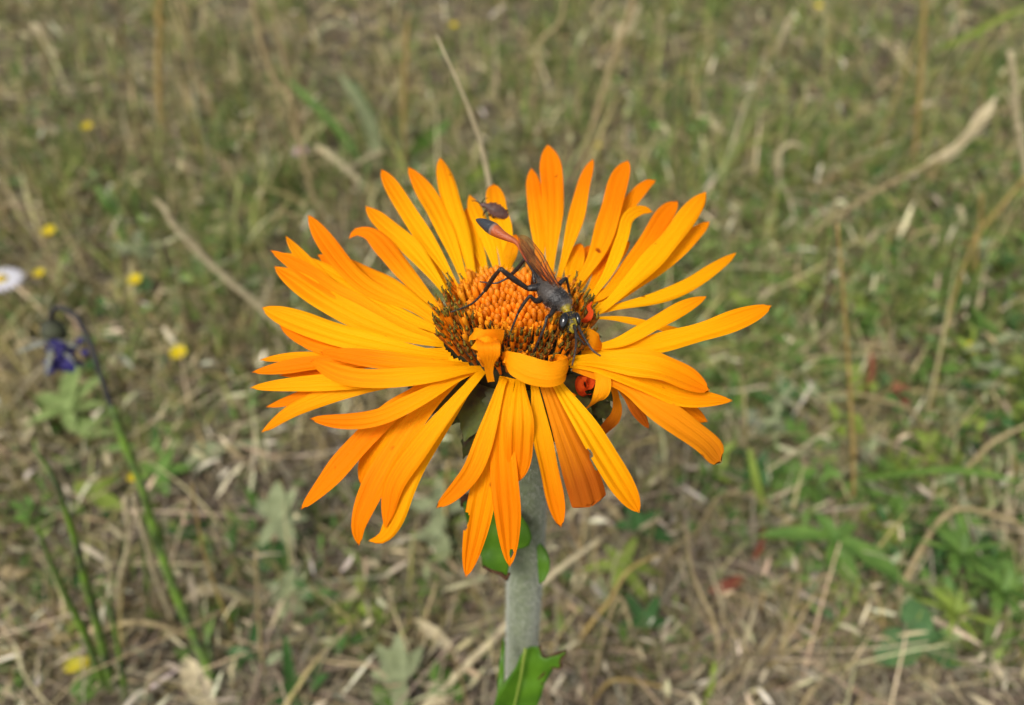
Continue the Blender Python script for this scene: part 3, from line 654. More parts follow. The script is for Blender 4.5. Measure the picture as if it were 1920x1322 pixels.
# ------------------------------------------------------------------ the wasp on the disc
def cz(x, y): return 780 + x / 3.48, 340 + y / 3.48           # from an enlarged crop of the photo
KZ = 1 / 3.48
def catc(vals, t):
    return lerpl(vals, t)
wasp = thing('wasp', at(*cz(900, 760), 110) - V((0, 0, 5)), 'slender dark wasp with orange waist and amber wings on the disc', 'wasp')
WO = V(wasp.location) / S
BLK, ORG, GRY, YEL = lin('24201f'), lin('ad5424'), lin('453e39'), lin('94821c')
SLATE = lin('34373d')
BODY = [  # crop x, y, depth, half width, half height (crop px), colour
 (393, 250, 117.8, 5, 5, BLK), (412, 258, 117.4, 19, 17, SLATE), (440, 273, 117.0, 31, 29, SLATE), (475, 294, 116.5, 41, 38, SLATE), (500, 309, 116.1, 44, 40, SLATE),
 (512, 317, 115.9, 43, 40, lin('8a6a5c')), (530, 329, 115.6, 39, 37, ORG), (560, 349, 115.2, 31, 30, ORG), (600, 369, 114.8, 24, 23, ORG), (640, 388, 114.4, 18, 17, ORG),
 (665, 412, 114.0, 13, 13, ORG), (690, 458, 113.3, 11, 11, ORG), (715, 505, 112.6, 9, 9, lin('9a3c14')), (750, 565, 111.6, 8, 8, BLK), (790, 630, 110.6, 9, 9, BLK),
 (812, 668, 110.1, 26, 26, GRY), (832, 692, 109.8, 58, 54, GRY), (862, 722, 109.4, 76, 72, GRY), (895, 750, 109.0, 82, 76, GRY), (915, 766, 108.8, 74, 70, BLK),
 (935, 780, 108.6, 78, 70, BLK), (960, 800, 108.3, 64, 58, BLK), (975, 820, 108.0, 44, 40, GRY), (985, 840, 107.7, 24, 24, YEL), (990, 858, 107.5, 22, 22, YEL),
 (995, 872, 107.3, 52, 40, BLK), (998, 892, 107.0, 70, 52, BLK), (1001, 915, 106.7, 74, 54, BLK), (1003, 940, 106.4, 66, 48, YEL), (1004, 962, 106.2, 48, 38, YEL), (1005, 982, 106.0, 26, 24, YEL), (1005, 992, 105.9, 8, 8, BLK)]
bp = [at(*cz(x, y), d) for x, y, d, *_ in BODY]
b = MB(); rows = []; NS = 18; wr = random.Random(4)
prevW = None
dense = []
for i in range(len(BODY) - 1):
    for u in (0, .5):
        A, B = BODY[i], BODY[i + 1]; P0 = bp[max(i - 1, 0)]; P3 = bp[min(i + 2, len(bp) - 1)]; p1, p2 = bp[i], bp[i + 1]; t = u
        P = .5 * (2 * p1 + (p2 - P0) * t + (2 * P0 - 5 * p1 + 4 * p2 - P3) * t * t + (3 * p1 - P0 - 3 * p2 + P3) * t ** 3)
        dense.append((P, A[3] + (B[3] - A[3]) * u, A[4] + (B[4] - A[4]) * u, A[5] if u < .5 else B[5]))
dense.append((bp[-1], BODY[-1][3], BODY[-1][4], BODY[-1][5]))
for i, (P, hw, hh, c) in enumerate(dense):
    T = (dense[min(i + 1, len(dense) - 1)][0] - dense[max(i - 1, 0)][0]).normalized()
    W = T.cross(-FW).normalized()
    N_ = W.cross(T)
    head = i > 2 * 24
    row = []
    for k in range(NS):
        a = 2 * math.pi * k / NS
        row.append(P + W * (math.cos(a) * mm(hw * KZ, P)) + N_ * (math.sin(a) * mm(hh * KZ, P)))
        cc = c
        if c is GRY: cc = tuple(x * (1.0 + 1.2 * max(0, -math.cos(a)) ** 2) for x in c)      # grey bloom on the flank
        if c is YEL and head and wr.random() < .45: cc = BLK
        if c is BLK and head and math.cos(a) * 1 > .55 and wr.random() < .35: cc = YEL
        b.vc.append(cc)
    rows.append(row)
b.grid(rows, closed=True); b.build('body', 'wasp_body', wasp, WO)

def ellipsoid(b, c, ax, n=14, m=9, mi=0):
    rows = [[c + ax[0] * (math.sin(th) * math.cos(ph)) + ax[1] * (math.sin(th) * math.sin(ph)) + ax[2] * math.cos(th) for ph in [2 * math.pi * k / n for k in range(n)]] for th in [math.pi * (j + .02) / (m + .04 - 1 + .0) if j < m - 1 else math.pi * .998 for j in range(m)]]
    b.grid(rows, closed=True, mi=mi)
e1 = at(*cz(963, 918), 105.2); b = MB()
ellipsoid(b, e1, (RT * mm(36 * KZ, e1) + UP * .1, -FW * mm(40 * KZ, e1), (UP + RT * .12) * mm(63 * KZ, e1))); b.build('eye', 'eye', wasp, WO)
e2 = at(*cz(1056, 905), 106.3); b = MB()
ellipsoid(b, e2, (RT * mm(22 * KZ, e2), -FW * mm(34 * KZ, e2), (UP - RT * .12) * mm(50 * KZ, e2))); b.build('eye', 'eye', wasp, WO)
# mandibles and face shield
b = MB(); fc = at(*cz(1022, 958), 104.9); ellipsoid(b, fc, (RT * .5, -FW * .4, UP * .75)); b.build('face', 'wasp_face', wasp, WO)

def limb(name, pts, rads, m='wasp_black', n=6, ns=20, par=wasp, org=WO):
    P = [at(*cz(x, y), d) for x, y, d in pts]; c = spline(P, ns); b = MB()
    b.tube(c, [mm(lerpl(rads, i / (ns - 1)) * KZ, c[i]) for i in range(ns)], n); return b.build(name, m, par, org)
limb('antenna', [(1030, 940, 104.6), (1042, 985, 103.6), (1044, 1060, 102.6), (1035, 1130, 102.0), (1018, 1205, 101.8)], [11, 10, 9, 8, 7, 5])
limb('antenna', [(1058, 945, 105.0), (1080, 990, 104.0), (1115, 1050, 103.2), (1155, 1105, 102.6), (1205, 1140, 102.4)], [11, 10, 9, 8, 7, 5])
def leg(segs):
    """coxa, femur, tibia, tarsus: chains of straight joints with the foot on the florets"""
    b = MB()
    for pts, rads in segs:
        P = [at(*cz(x, y), d) for x, y, d in pts]; c = spline(P, 14) if len(P) > 2 else [P[0].lerp(P[1], k / 9) for k in range(10)]
        n = len(c); b.tube(c, [mm(lerpl(rads, i / (n - 1)) * KZ, c[i]) for i in range(n)], 8)
        o = b
        if len(rads) == 3 and rads[0] < 9:                        # spines on the tarsus
            for i in range(2, n - 1, 2):
                s = 1 if i % 4 else -1
                b.tube([c[i], c[i] + (RT * s * .6 - UP * .3) * .45], [.05, .015], 4)
    return b.build('leg', 'wasp_black', wasp, WO)
leg([([(812, 690, 109.5), (765, 695, 109.2), (725, 700, 109)], [30, 26, 18]), ([(725, 698, 109), (640, 640, 107.6), (552, 570, 106.2)], [15, 21, 15]), ([(552, 570, 106.2), (500, 635, 108.5), (452, 712, 111)], [13, 17, 14]), ([(452, 712, 111), (370, 795, 112.3), (280, 835, 113.4), (212, 858, 114)], [8, 7, 4])])
leg([([(825, 760, 109), (790, 782, 108), (760, 765, 107.4)], [24, 20, 14]), ([(765, 770, 107.4), (745, 745, 107)], [14, 12]), ([(745, 745, 107), (705, 795, 107.6), (668, 855, 108.4)], [11, 12, 10]), ([(668, 855, 108.4), (630, 950, 109.2), (580, 1075, 109.8)], [8, 7, 4])])
leg([([(905, 830, 108), (880, 868, 107.2), (852, 890, 106.6)], [20, 16, 12]), ([(852, 890, 106.6), (845, 930, 106.6)], [12, 10]), ([(845, 930, 106.6), (825, 985, 107), (800, 1040, 107.6)], [10, 10, 8]), ([(800, 1040, 107.6), (780, 1085, 108.2), (765, 1115, 108.6)], [8, 7, 4])])
leg([([(825, 655, 110.6), (790, 600, 111.4), (735, 535, 112.4)], [16, 18, 12]), ([(712, 505, 112.8), (660, 570, 114.4), (600, 630, 116)], [12, 15, 11]), ([(735, 535, 112.4), (712, 505, 112.8)], [12, 12]), ([(600, 630, 116), (520, 665, 116.6), (415, 655, 117)], [7, 6, 4])])
leg([([(850, 680, 111.4), (790, 670, 112.5)], [14, 13]), ([(775, 665, 113), (765, 600, 113.4)], [13, 11]), ([(765, 600, 113.4), (755, 680, 115.4)], [9, 8])])
leg([([(935, 670, 111.5), (960, 645, 111.8), (982, 632, 112)], [16, 15, 10]), ([(982, 632, 112), (1000, 720, 113.5), (1015, 800, 114.5)], [9, 8, 6])])
leg([([(1010, 860, 108.2), (1035, 960, 107.4)], [14, 10]), ([(1035, 960, 107.4), (1060, 1020, 107), (1105, 1068, 107.2)], [8, 7, 5])])

# wings folded along the back
def wing(name, root, tip, wl, wr_, d0, d1, seed):
    b = MB(); rows = []; n = 20
    for i in range(n):
        t = i / (n - 1); x = root[0] + (tip[0] - root[0]) * t; y = root[1] + (tip[1] - root[1]) * t
        dx, dy = tip[0] - root[0], tip[1] - root[1]; L = math.hypot(dx, dy); nx, ny = -dy / L, dx / L
        pr = (.28 + .72 * min(1, t / .6) ** .8) * (max(.02, 1 - max(0, (t - .72) / .28) ** 2.4) ** .5)
        row = []
        for j in range(7):
            s = j / 6; o = (-wl * (1 - s) + wr_ * s) * pr
            row.append(at(*cz(x + nx * o, y + ny * o), d0 + (d1 - d0) * t + .25 * math.sin(s * math.pi + t * 2)))
        rows.append(row)
    b.grid(rows); w = b.build(name, 'wing', wasp, WO)
    for js in ((0, 0, 0), (6, 6, 6), (1, 2, 2), (3, 3, 4), (4, 5, 5)):
        vb = MB(); pts = [rows[1][js[0]], rows[6][js[0]], rows[11][js[1]], rows[n - 3][js[2]]]
        pts = [p - FW * .05 for p in pts]
        vb.tube(spline(pts, 16), [.085 * (1 - .6 * k / 15) for k in range(16)], 5); vb.build('vein', 'wing_vein', w, WO)
    for (i0, j0, i1, j1) in ((8, 2, 9, 4), (12, 2, 13, 4), (13, 4, 14, 6)):
        vb = MB(); vb.tube([rows[i0][j0] - FW * .05, rows[i1][j1] - FW * .05], [.05, .05], 5); vb.build('vein', 'wing_vein', w, WO)
wing('wing', (925, 700), (672, 352), 42, 52, 107.6, 112.6, 1)
wing('wing', (902, 708), (676, 372), 40, 26, 108.2, 113.4, 2)
# short pale hair on the thorax
b = MB(); hr = random.Random(8)
for i in range(600):
    st = hr.randint(31, 46); P, hw, hh, c = dense[st]; T = (dense[st + 1][0] - dense[st - 1][0]).normalized(); W = T.cross(-FW).normalized(); N_ = W.cross(T); a = hr.uniform(0, 6.283)
    d = W * math.cos(a) + N_ * math.sin(a); p0 = P + W * (math.cos(a) * mm(hw * KZ, P)) * .98 + N_ * (math.sin(a) * mm(hh * KZ, P)) * .98
    p1 = p0 + (d + T * hr.uniform(-.5, .5)).normalized() * hr.uniform(.2, .45); w = T * .014
    o = len(b.v); b.v += [p0 - w, p0 + w, p1]; b.f.append((o, o + 1, o + 2)); b.mi.append(0)
hh_ = b.build('hair', 'wasp_hair', wasp, WO); hh_['kind'] = 'stuff'
# pollen grains stuck to head and neck
b = MB()
for i in range(150):
    st = hr.randint(46, 60); P, hw, hh, c = dense[st]; T = (dense[st + 1][0] - dense[st - 1][0]).normalized(); W = T.cross(-FW).normalized(); N_ = W.cross(T); a = hr.gauss(1.1, .9)
    p0 = P + W * (math.cos(a) * mm(hw * KZ, P)) + N_ * (math.sin(a) * mm(hh * KZ, P)); r = hr.uniform(.04, .09)
    o = len(b.v); b.v += [p0 + V((r, 0, 0)), p0 + V((-r, 0, 0)), p0 + V((0, r, 0)), p0 + V((0, -r, 0)), p0 + V((0, 0, r)), p0 + V((0, 0, -r))]
    for q in ((0, 2, 4), (2, 1, 4), (1, 3, 4), (3, 0, 4), (2, 0, 5), (1, 2, 5), (3, 1, 5), (0, 3, 5)): b.f.append(tuple(o + k for k in q)); b.mi.append(0)
pl = b.build('pollen', 'pollen', wasp, WO); pl['kind'] = 'stuff'

# ------------------------------------------------------------------ the small brown bug on a far petal
pp_ = PET[5]; dB = depth(pp_[2]) - 1.3
bug = thing('brown_bug', at(*cz(510, 190), dB), 'tiny brown bug sitting on an upright orange petal behind the wasp', 'bug')
BO = V(bug.location) / S
b = MB(); rows = []; path = [(418, 150, 5), (430, 152, 16), (446, 155, 18), (456, 158, 15), (468, 163, 24), (495, 178, 31), (530, 197, 34), (560, 212, 33), (585, 226, 25), (600, 235, 8)]
for i, (x, y, r) in enumerate(path):
    P = at(*cz(x, y), dB - .2); T = (at(*cz(*path[min(i + 1, 9)][:2]), dB) - at(*cz(*path[max(i - 1, 0)][:2]), dB)).normalized(); W = T.cross(-FW).normalized(); N_ = W.cross(T)
    rows.append([P + W * math.cos(a) * mm(r * KZ, P) + N_ * math.sin(a) * mm(r * .55 * KZ, P) for a in [2 * math.pi * k / 14 for k in range(14)]])
b.grid(rows, closed=True); b.build('body', 'bug_brown', bug, BO)
b = MB()                                                           # wing cases, folded flat
for s in (-1, 1):
    rows = []
    for i in range(9):
        t = i / 8; x, y = 470 + 130 * t, 162 + 70 * t; P = at(*cz(x, y), dB - .2); T = (at(*cz(600, 232), dB) - at(*cz(470, 162), dB)).normalized(); W = T.cross(-FW).normalized(); N_ = W.cross(T)
        w = mm(41 * KZ, P) * math.sin(math.pi * (.18 + .74 * t)) ** .7
        rows.append([P + W * (s * w * u) + N_ * (mm(26 * KZ, P) * (1 - .5 * u * u) * math.sin(math.pi * (.2 + .7 * t)) ** .5) for u in (0.02, .35, .7, 1)])
    b2 = MB(); b2.grid(rows); b2.build('wing_case', 'bug_brown', bug, BO)
def bl(name, pts, r):
    bb = MB(); P = spline([at(*cz(x, y), dB + d) for x, y, d in pts], 12); bb.tube(P, [mm(r * (1 - .5 * k / 11) * KZ, P[k]) for k in range(12)], 5); bb.build(name, 'bug_dark', bug, BO)
bl('antenna', [(425, 150, -.2), (400, 132, -.6), (362, 125, -.5)], 4); bl('antenna', [(430, 145, -.2), (440, 120, -.6), (470, 108, -.4)], 4)
for x0, y0, x1, y1, x2, y2 in ((470, 180, 445, 205, 440, 225), (500, 195, 485, 215, 470, 222), (515, 205, 500, 232, 515, 242), (505, 170, 515, 145, 525, 140), (540, 180, 545, 158, 552, 152), (570, 205, 590, 190, 600, 195)):
    bl('leg', [(x0, y0, -.1), (x1, y1, -.3), (x2, y2, .6)], 8)
# ------------------------------------------------------------------ stalks, blades and herbs of the meadow
def path3(pts): return [on(x, y, z) for x, y, z in pts]
def stalk(name, pts, w, m, label, cat, group=None, head=None, node=False, ns=26, flat=1.0, parts=None):
    """pts run from the tip to the foot, each (px, py, height above the soil); the foot stands on the ground"""
    P = path3(pts); Pf = P[-1]
    if pts[0][2] > 36:                                             # an upright stalk stands in the plane of its foot, leaning a little away
        P = []
        for x, y, z in pts:
            r = ray(x, y); t = (Pf.y + .06 * z) / r.y; P.append(CAM + r * t)
    P[-1] = gnd(P[-1].x, P[-1].y) + V((0, 0, -1)); th = thing(name, P[-1], label, cat, group); org = P[-1].copy()
    c = spline(P, ns); ws = [q * (.78 if name != 'green_sprout' else .9) for q in w]
    b = MB(); b.tube(c, [max(.22, mm(lerpl(ws, i / (ns - 1)), c[i]) * .5) for i in range(ns)], 8, flat=flat); b.build('stem', m, th, org)
    if head:
        n, ln, wd, hm = head; rr = random.Random(int(pts[0][0]))
        for k in range(n):
            t = k / max(1, n - 1) * .3; i = int(t * (ns - 1)); T = (c[max(i - 1, 0)] - c[i + 1]).normalized()
            s = T.orthogonal().normalized(); a = rr.uniform(0, 6.28); s = s * math.cos(a) + T.cross(s) * math.sin(a)
            leafblade('spikelet', c[i], c[i] + (T + s * rr.uniform(.15, .45)).normalized() * ln * rr.uniform(.7, 1.2), wd, -FW + s * .5, hm, th, org, n=7, nc=3, fold=.4, curl_=rr.uniform(-.1, .1), seed=k)
    if node:
        for t in (.45, .75):
            i = int(t * (ns - 1)); b = MB(); r_ = mm(lerpl(ws, t), c[i]) * .68
            b.tube([c[i - 1].lerp(c[i], .5), c[i], c[i + 1].lerp(c[i], .5)], [r_ * .75, r_, r_ * .75], 8); b.build('node', m, th, org)
    if parts: parts(th, org, c)
    return th
def blade(name, pts, w, m, label, cat, group=None, ns=18, twist=.5, lying=False, prof=1.2, fold=.25):
    """a flat grass blade or leaf along pts (tip first)"""
    P = path3(pts)
    if not lying: P[-1] = gnd(P[-1].x, P[-1].y)
    org = gnd(P[-1].x, P[-1].y); c = spline(P, ns); rows = []
    for i, p in enumerate(c):
        t = i / (ns - 1); T = (c[min(i + 1, ns - 1)] - c[max(i - 1, 0)]).normalized(); W = T.cross(-FW).normalized(); N_ = W.cross(T); a = twist * math.sin(t * 3)
        W2 = W * math.cos(a) + N_ * math.sin(a); ww = lerpl(w, t) if hasattr(w, '__len__') else w * max(.06, math.sin(math.pi * min(1, t * .92 + .06)) ** (1 / prof))
        h = mm(ww, p) * .5; N2 = W2.cross(T)
        rows.append([p + W2 * (h * s) + N2 * (h * fold * abs(s)) for s in (-1, -.5, 0, .5, 1)])
    b = MB(); b.grid(rows); o = b.build(name, m, None, org); return tag(o, label, cat, group)

st = 'straw'
stalk('dry_stalk', [(818,66,200),(852,140,190),(884,215,180),(904,280,165),(918,345,150),(935,460,120),(955,650,80),(975,900,30),(984,1088,0)], [4,14,17,18,18,18,18], 'straw_pale', 'tall bare tan stalk rising from behind the orange petals', 'stalk')
stalk('dry_stalk', [(306,386,48),(330,425,42),(380,480,32),(430,527,22),(490,578,12),(560,640,0)], [15,15,15,15,15], 'straw_pale', 'pale straw stalk with a blunt frayed tip sloping towards the petals', 'stalk', head=(3, 9, 4.5, 'straw_pale'))
stalk('seeding_stalk', [(1842,226,70),(1780,285,58),(1700,330,45),(1640,360,34),(1560,412,18),(1460,470,0)], [6,10,10,10,9], 'straw', 'slanting straw stalk with a long pale feathery seed head', 'stalk', head=(16, 17, 3.4, 'straw_pale'))
stalk('dry_stalk', [(1893,96,100),(1902,160,82),(1905,220,64),(1918,290,44),(1940,400,0)], [14,16,17,16], 'straw_pale', 'thick pale upright straw stalk beside a short side twig', 'stalk', node=True)
stalk('dry_stalk', [(1734,-30,150),(1730,80,112),(1724,180,72),(1716,310,0)], [10,11,10], 'straw_orange', 'thin orange-brown upright stalk behind the feathery seed head', 'stalk')
stalk('dry_stalk', [(1570,420,125),(1582,560,95),(1592,700,62),(1600,850,22),(1604,960,0)], [6,8,10,10], 'straw_orange', 'long straight orange-brown stalk above the hairy palmate leaf', 'stalk', node=True)
stalk('dry_stalk', [(1832,440,75),(1800,520,58),(1772,620,35),(1745,770,0)], [6,8,9], 'straw_orange', 'leaning orange-brown stalk crossing the woody twig', 'stalk')
stalk('woody_twig', [(1960,480,22),(1905,515,20),(1850,545,18),(1790,605,14),(1730,650,9),(1660,700,2)], [16,17,16,13,9], 'twig', 'dark brown knobbly twig lying in green herbs', 'twig')
stalk('thin_twig', [(1568,420,70),(1558,500,50),(1547,600,22),(1540,660,0)], [8,9,9], 'twig', 'thin blackish upright twig among small green leaves', 'twig')
stalk('bent_stalk', [(1530,745,34),(1600,738,36),(1660,752,32),(1715,775,24),(1760,830,0)], [6,9,9,9], 'straw', 'bowed straw stalk arching over reddish leaves', 'stalk')
stalk('dry_stalk', [(1928,795,30),(1860,830,26),(1820,870,14),(1770,910,0)], [8,10,12], 'straw', 'pale forked straw stalk under the bowed stalk', 'stalk')
stalk('long_straw', [(1135,1005,22),(1060,1058,20),(1000,1110,17),(940,1183,14),(870,1252,9),(800,1322,4),(760,1360,0)], [10,13,15,18,21,22], 'straw_pale', 'long pale straw slanting behind the woolly stem', 'straw')
stalk('bent_stalk', [(1240,1038,34),(1180,1068,30),(1140,1130,20),(1100,1180,8),(1080,1215,0)], [6,9,11,11], 'straw_orange', 'orange-tan bent stalk beside the star-shaped green herb', 'stalk')
stalk('long_straw', [(-30,1236,3),(80,1205,6),(170,1186,9),(262,1166,11),(360,1192,8),(450,1214,5),(540,1248,0)], [10,13,14,14,15,13], 'straw', 'long bent straw lying across the ground below the violet flower', 'straw')
stalk('dry_stalk', [(360,905,52),(375,1000,36),(400,1090,20),(445,1200,0)], [4,7,8], 'straw_orange', 'thin tan stalk passing behind the pale dry spikelet', 'stalk')
stalk('dry_stalk', [(480,1030,40),(482,1100,28),(488,1200,10),(495,1270,0)], [5,7,8], 'straw', 'thin straight stalk beside the silvery lobed leaf', 'stalk')
stalk('dry_stalk', [(250,930,45),(272,1010,32),(296,1090,20),(330,1180,0)], [9,13,13], 'straw_pale', 'pale broad stalk crossing behind the violet flower stem', 'stalk')
stalk('dry_stalk', [(236,930,48),(240,1020,32),(222,1100,18),(215,1160,0)], [8,11,10], 'straw_pale', 'pale kinked stalk beside the yellowing leaf', 'stalk')
stalk('dry_stalk', [(440,890,20),(400,955,12),(350,990,6),(300,1020,0)], [9,12,12], 'twig', 'grey-brown bare stick lying on bare soil', 'stick')
stalk('dry_stalk', [(470,-10,170),(490,80,128),(515,150,98),(543,182,86),(560,260,58),(580,340,25),(600,400,0)], [10,16,16,14,12,12], 'straw', 'tall kinked straw stalk with a swollen joint in the grass', 'stalk', node=True)
stalk('dry_stalk', [(505,-10,150),(522,60,120),(535,120,90),(548,200,45),(555,270,0)], [9,12,12], 'straw', 'tall thin straw stalk close to the kinked stalk', 'stalk')
stalk('dry_stalk', [(296,-20,150),(299,60,118),(297,130,86),(300,200,40),(302,260,0)], [12,15,13], 'straw_orange', 'blurred orange-tan upright stalk in olive grass', 'stalk', head=(10, 14, 4, 'straw_orange'))
stalk('dry_stalk', [(340,10,130),(352,60,105),(360,130,70),(395,200,20),(410,240,0)], [10,12,10], 'straw', 'tan upright stalk next to the orange-tan stalk', 'stalk', head=(7, 14, 4, 'straw'))
stalk('dry_straw', [(598,276,22),(640,310,17),(668,335,12),(700,372,0)], [14,17,16], 'straw_pale', 'short pale straw crossed by another straw', 'straw')
stalk('dry_straw', [(722,283,16),(690,296,14),(652,320,10),(640,340,0)], [13,15,14], 'straw_pale', 'short pale straw resting across the crossed straw', 'straw')
stalk('dry_stalk', [(1196,-30,160),(1175,40,135),(1150,110,104),(1125,190,66),(1095,290,18),(1080,330,0)], [14,15,13,12], 'straw', 'tall pale straw stalk with drooping husks above the petals', 'stalk', head=(6, 22, 6, 'straw_pale'))
stalk('dry_stalk', [(1060,-20,150),(1050,40,125),(1020,70,108),(1008,95,96),(1000,180,40),(998,230,0)], [8,10,9], 'straw', 'thin straw stalk with a hooked pale tip', 'stalk')
stalk('dry_stalk', [(764,40,110),(760,120,75),(757,200,40),(758,300,0)], [10,11,10], 'straw_orange', 'thin upright tan stalk beside broad green blades', 'stalk', head=(6, 13, 4, 'straw'))
stalk('dry_straw', [(1480,38,40),(1462,80,24),(1455,110,0)], [10,13,8], 'straw_pale', 'stubby pale straw tuft in the olive grass', 'straw', head=(4, 14, 4, 'straw_pale'))
stalk('dry_straw', [(1322,220,24),(1350,242,18),(1400,275,8),(1440,300,0)], [11,11,8], 'straw_pale', 'small pale spikelet on a leaning orange stalk', 'straw', head=(3, 12, 4, 'straw_pale'))
stalk('dry_stalk', [(1505,275,40),(1480,270,45),(1462,290,42),(1460,340,15),(1455,370,0)], [8,11,11], 'straw_pale', 'folded pale straw hooked over above the petal tips', 'stalk')
stalk('dry_straw', [(1600,340,12),(1640,358,9),(1700,392,6),(1760,420,0)], [10,9,8], 'straw', 'thin straw lying below the feathery seed head', 'straw')
stalk('dry_stalk', [(1840,360,55),(1838,410,40),(1830,480,18),(1826,540,0)], [8,9,9], 'straw_orange', 'orange-tan stalk near the curled white husk', 'stalk', node=True)
stalk('dry_stalk', [(1925,330,40),(1870,395,25),(1820,450,8),(1795,480,0)], [9,9,9], 'straw_orange', 'leaning orange-tan stalk under the thick pale stalk', 'stalk')
stalk('dry_stalk', [(1285,985,24),(1300,1080,20),(1340,1170,14),(1352,1260,0)], [7,10,11], 'straw', 'curving grey-tan stalk in the brown thatch', 'stalk')
stalk('dry_stalk', [(1920,990,22),(1880,970,26),(1780,960,30),(1700,1080,18),(1660,1180,0)], [9,12,14,15], 'straw', 'pale thick stalk bending down beside the clover leaf', 'stalk')
stalk('dry_stalk', [(1420,930,30),(1360,925,32),(1330,955,24),(1295,1020,0)], [5,8,8], 'straw', 'slim straw stalk curving above a red dead leaf', 'stalk')
stalk('dry_stalk', [(840,870,40),(836,930,25),(835,1000,0)], [6,9,8], 'straw_orange', 'short tan stalk behind the hanging petals', 'stalk')
stalk('dry_stalk', [(820,1090,22),(800,1150,14),(785,1210,5),(775,1240,0)], [8,11,10], 'straw', 'short tan straw beside the long pale straw', 'straw')
stalk('dry_stalk', [(1185,1180,18),(1160,1120,22),(1130,1200,8),(1110,1290,0)], [8,10,10], 'straw', 'bent pale straw to the side of the chewed leaf', 'straw')
stalk('dry_stalk', [(1250,1290,8),(1180,1275,12),(1140,1280,12),(1110,1310,0)], [7,10,9], 'straw_orange', 'short tan straw lying beside the chewed stem leaf', 'straw')
for i, (x, y, dx, dy, z) in enumerate(((1350,1150,60,110,14),(1420,1120,-30,140,16),(1500,1090,-40,170,22),(1530,1110,-70,140,20),(1450,1180,-60,110,10),(1390,1250,-70,70,8),(1560,1250,-60,90,9),(1330,1060,30,120,14),(1620,1290,-30,90,10))):
    (lambda *a: stalk(*a[:4], '%s curled %s straw in thatch %s' % (('long', 'short')[abs(dy) < 120], ('grey-tan', 'pale', 'tan')[i % 3], ('near the red leaf', 'leaning by the palmate herb', 'under the palmate herb', 'below the palmate herb beside another straw', 'crossing a short tan straw', 'near the chewed leaf', 'near the clover leaf', 'beside the curving grey-tan stalk', 'under the clover leaf')[i]), *a[5:]))('thatch_straw', [(x,y,z),(x+dx*.35,y+dy*.3,z*.9),(x+dx*.8,y+dy*.65,z*.5),(x+dx,y+dy,0)], [5,8,8], ('straw','straw_pale','straw')[i % 3], 'curled grey-tan straw in the thatch under the hairy palmate leaf', 'straw', 'thatch straws under the palmate leaf')

# husks, dead leaves
LAND = [((818,66),'the tall bare stalk'),((306,386),'the frayed pale stalk'),((1842,226),'the feathery seed head'),((1900,160),'the thick pale stalk'),((1724,180),'the thin orange-brown stalk'),((1592,760),'the long straight stalk'),((1772,620),'the leaning orange stalk'),((1850,545),'the knobbly twig'),((1552,520),'the blackish twig'),((1640,745),'the bowed straw'),((1840,850),'the forked straw'),((1060,1058),'the woolly stem'),((870,1252),'the long pale straw'),((1180,1068),'the star-shaped herb'),((170,1186),'the long bent straw'),((400,1112),'the papery spikelet'),((540,1118),'the silvery lobed leaf'),((515,150),'the kinked straw stalk'),((299,60),'the blurred orange-tan stalk'),((650,315),'the crossed straws'),((1150,110),'the husk-bearing stalk'),((1040,60),'the hooked thin stalk'),((690,220),'the broad pale blade'),((1462,80),'the stubby straw tuft'),((1350,242),'the leaning spikelet'),((1480,280),'the folded hooked straw'),((1790,395),'the curled white husk'),((1565,1010),'the hairy palmate herb'),((1722,1195),'the clover leaf'),((1880,1110),'the feathery green herb'),((1360,1100),'the rust red leaf'),((94,437),'the largest yellow bloom'),((255,528),'the greenish yellow flower'),((337,665),'the yellow flower'),((2,524),'the daisy'),((165,240),'the small yellow flower'),((110,640),'the violet flower'),((125,770),'the pale palmate herb'),((420,842),'the white woolly leaves'),((520,975),'the grey-green herb'),((1815,655),'the yellow flower by the twig'),((851,50),'the tiny yellow flower'),((563,284),'the pink flower'),((1534,14),'the faint yellow flower'),((1690,735),'the pink-red leaf'),((1632,700),'the dark red leaf'),((1220,650),'the side petals'),((680,560),'the petals by the frayed stalk'),((1000,400),'the upright far petals'),((800,960),'the hanging petals'),((1300,470),'the far petals beyond the wasp'),((1330,830),'the petal with a shade-painted tip'),((1290,1150),'the curving grey-tan stalk'),((1710,85),'the slanting pale blade'),((1000,250),'the far petal tips')]
def near(px, py): return min(LAND, key=lambda q: (q[0][0] - px) ** 2 + ((q[0][1] - py) * 1.2) ** 2)[1]
def husk(name, pts, w, m, label, cat, **k): return blade(name, pts, w, m, label, cat, lying=True, **k)
husk('dry_spikelet', [(345,1128,10),(375,1108,14),(410,1108,13),(462,1126,8)], 22, 'straw_pale', 'pale papery dry spikelet lying on brown litter', 'spikelet', fold=.6)
husk('dry_spikelet', [(352,1122,12),(390,1098,15),(430,1112,12)], 12, 'straw_pale', 'narrow pale husk resting on the papery spikelet', 'husk', fold=.6)
husk('dry_leaf', [(345,1232,9),(362,1265,8),(380,1300,6),(410,1345,4)], 46, 'straw_pale', 'broad bleached dead leaf beside the violet flower stem', 'leaf', fold=.3)
husk('dry_husk', [(780,1160,12),(810,1185,12),(840,1212,9),(858,1236,6)], 22, 'straw_pale', 'pale dry husk lying near the long pale straw', 'husk', fold=.5)
husk('dry_leaf', [(805,1322,4),(830,1290,7),(850,1280,8)], 40, 'straw_pale', 'crumpled bleached leaf under the long pale straw', 'leaf')
husk('white_husk', [(1772,382,14),(1790,390,18),(1800,405,14),(1802,425,8)], 20, 'straw_pale', 'curled white husk caught in the grass', 'husk', fold=.6)
husk('dry_leaf', [(640,1110,8),(655,1120,9),(672,1100,9)], 26, 'straw_pale', 'pale green-white leaf scrap by the hanging petals', 'leaf')
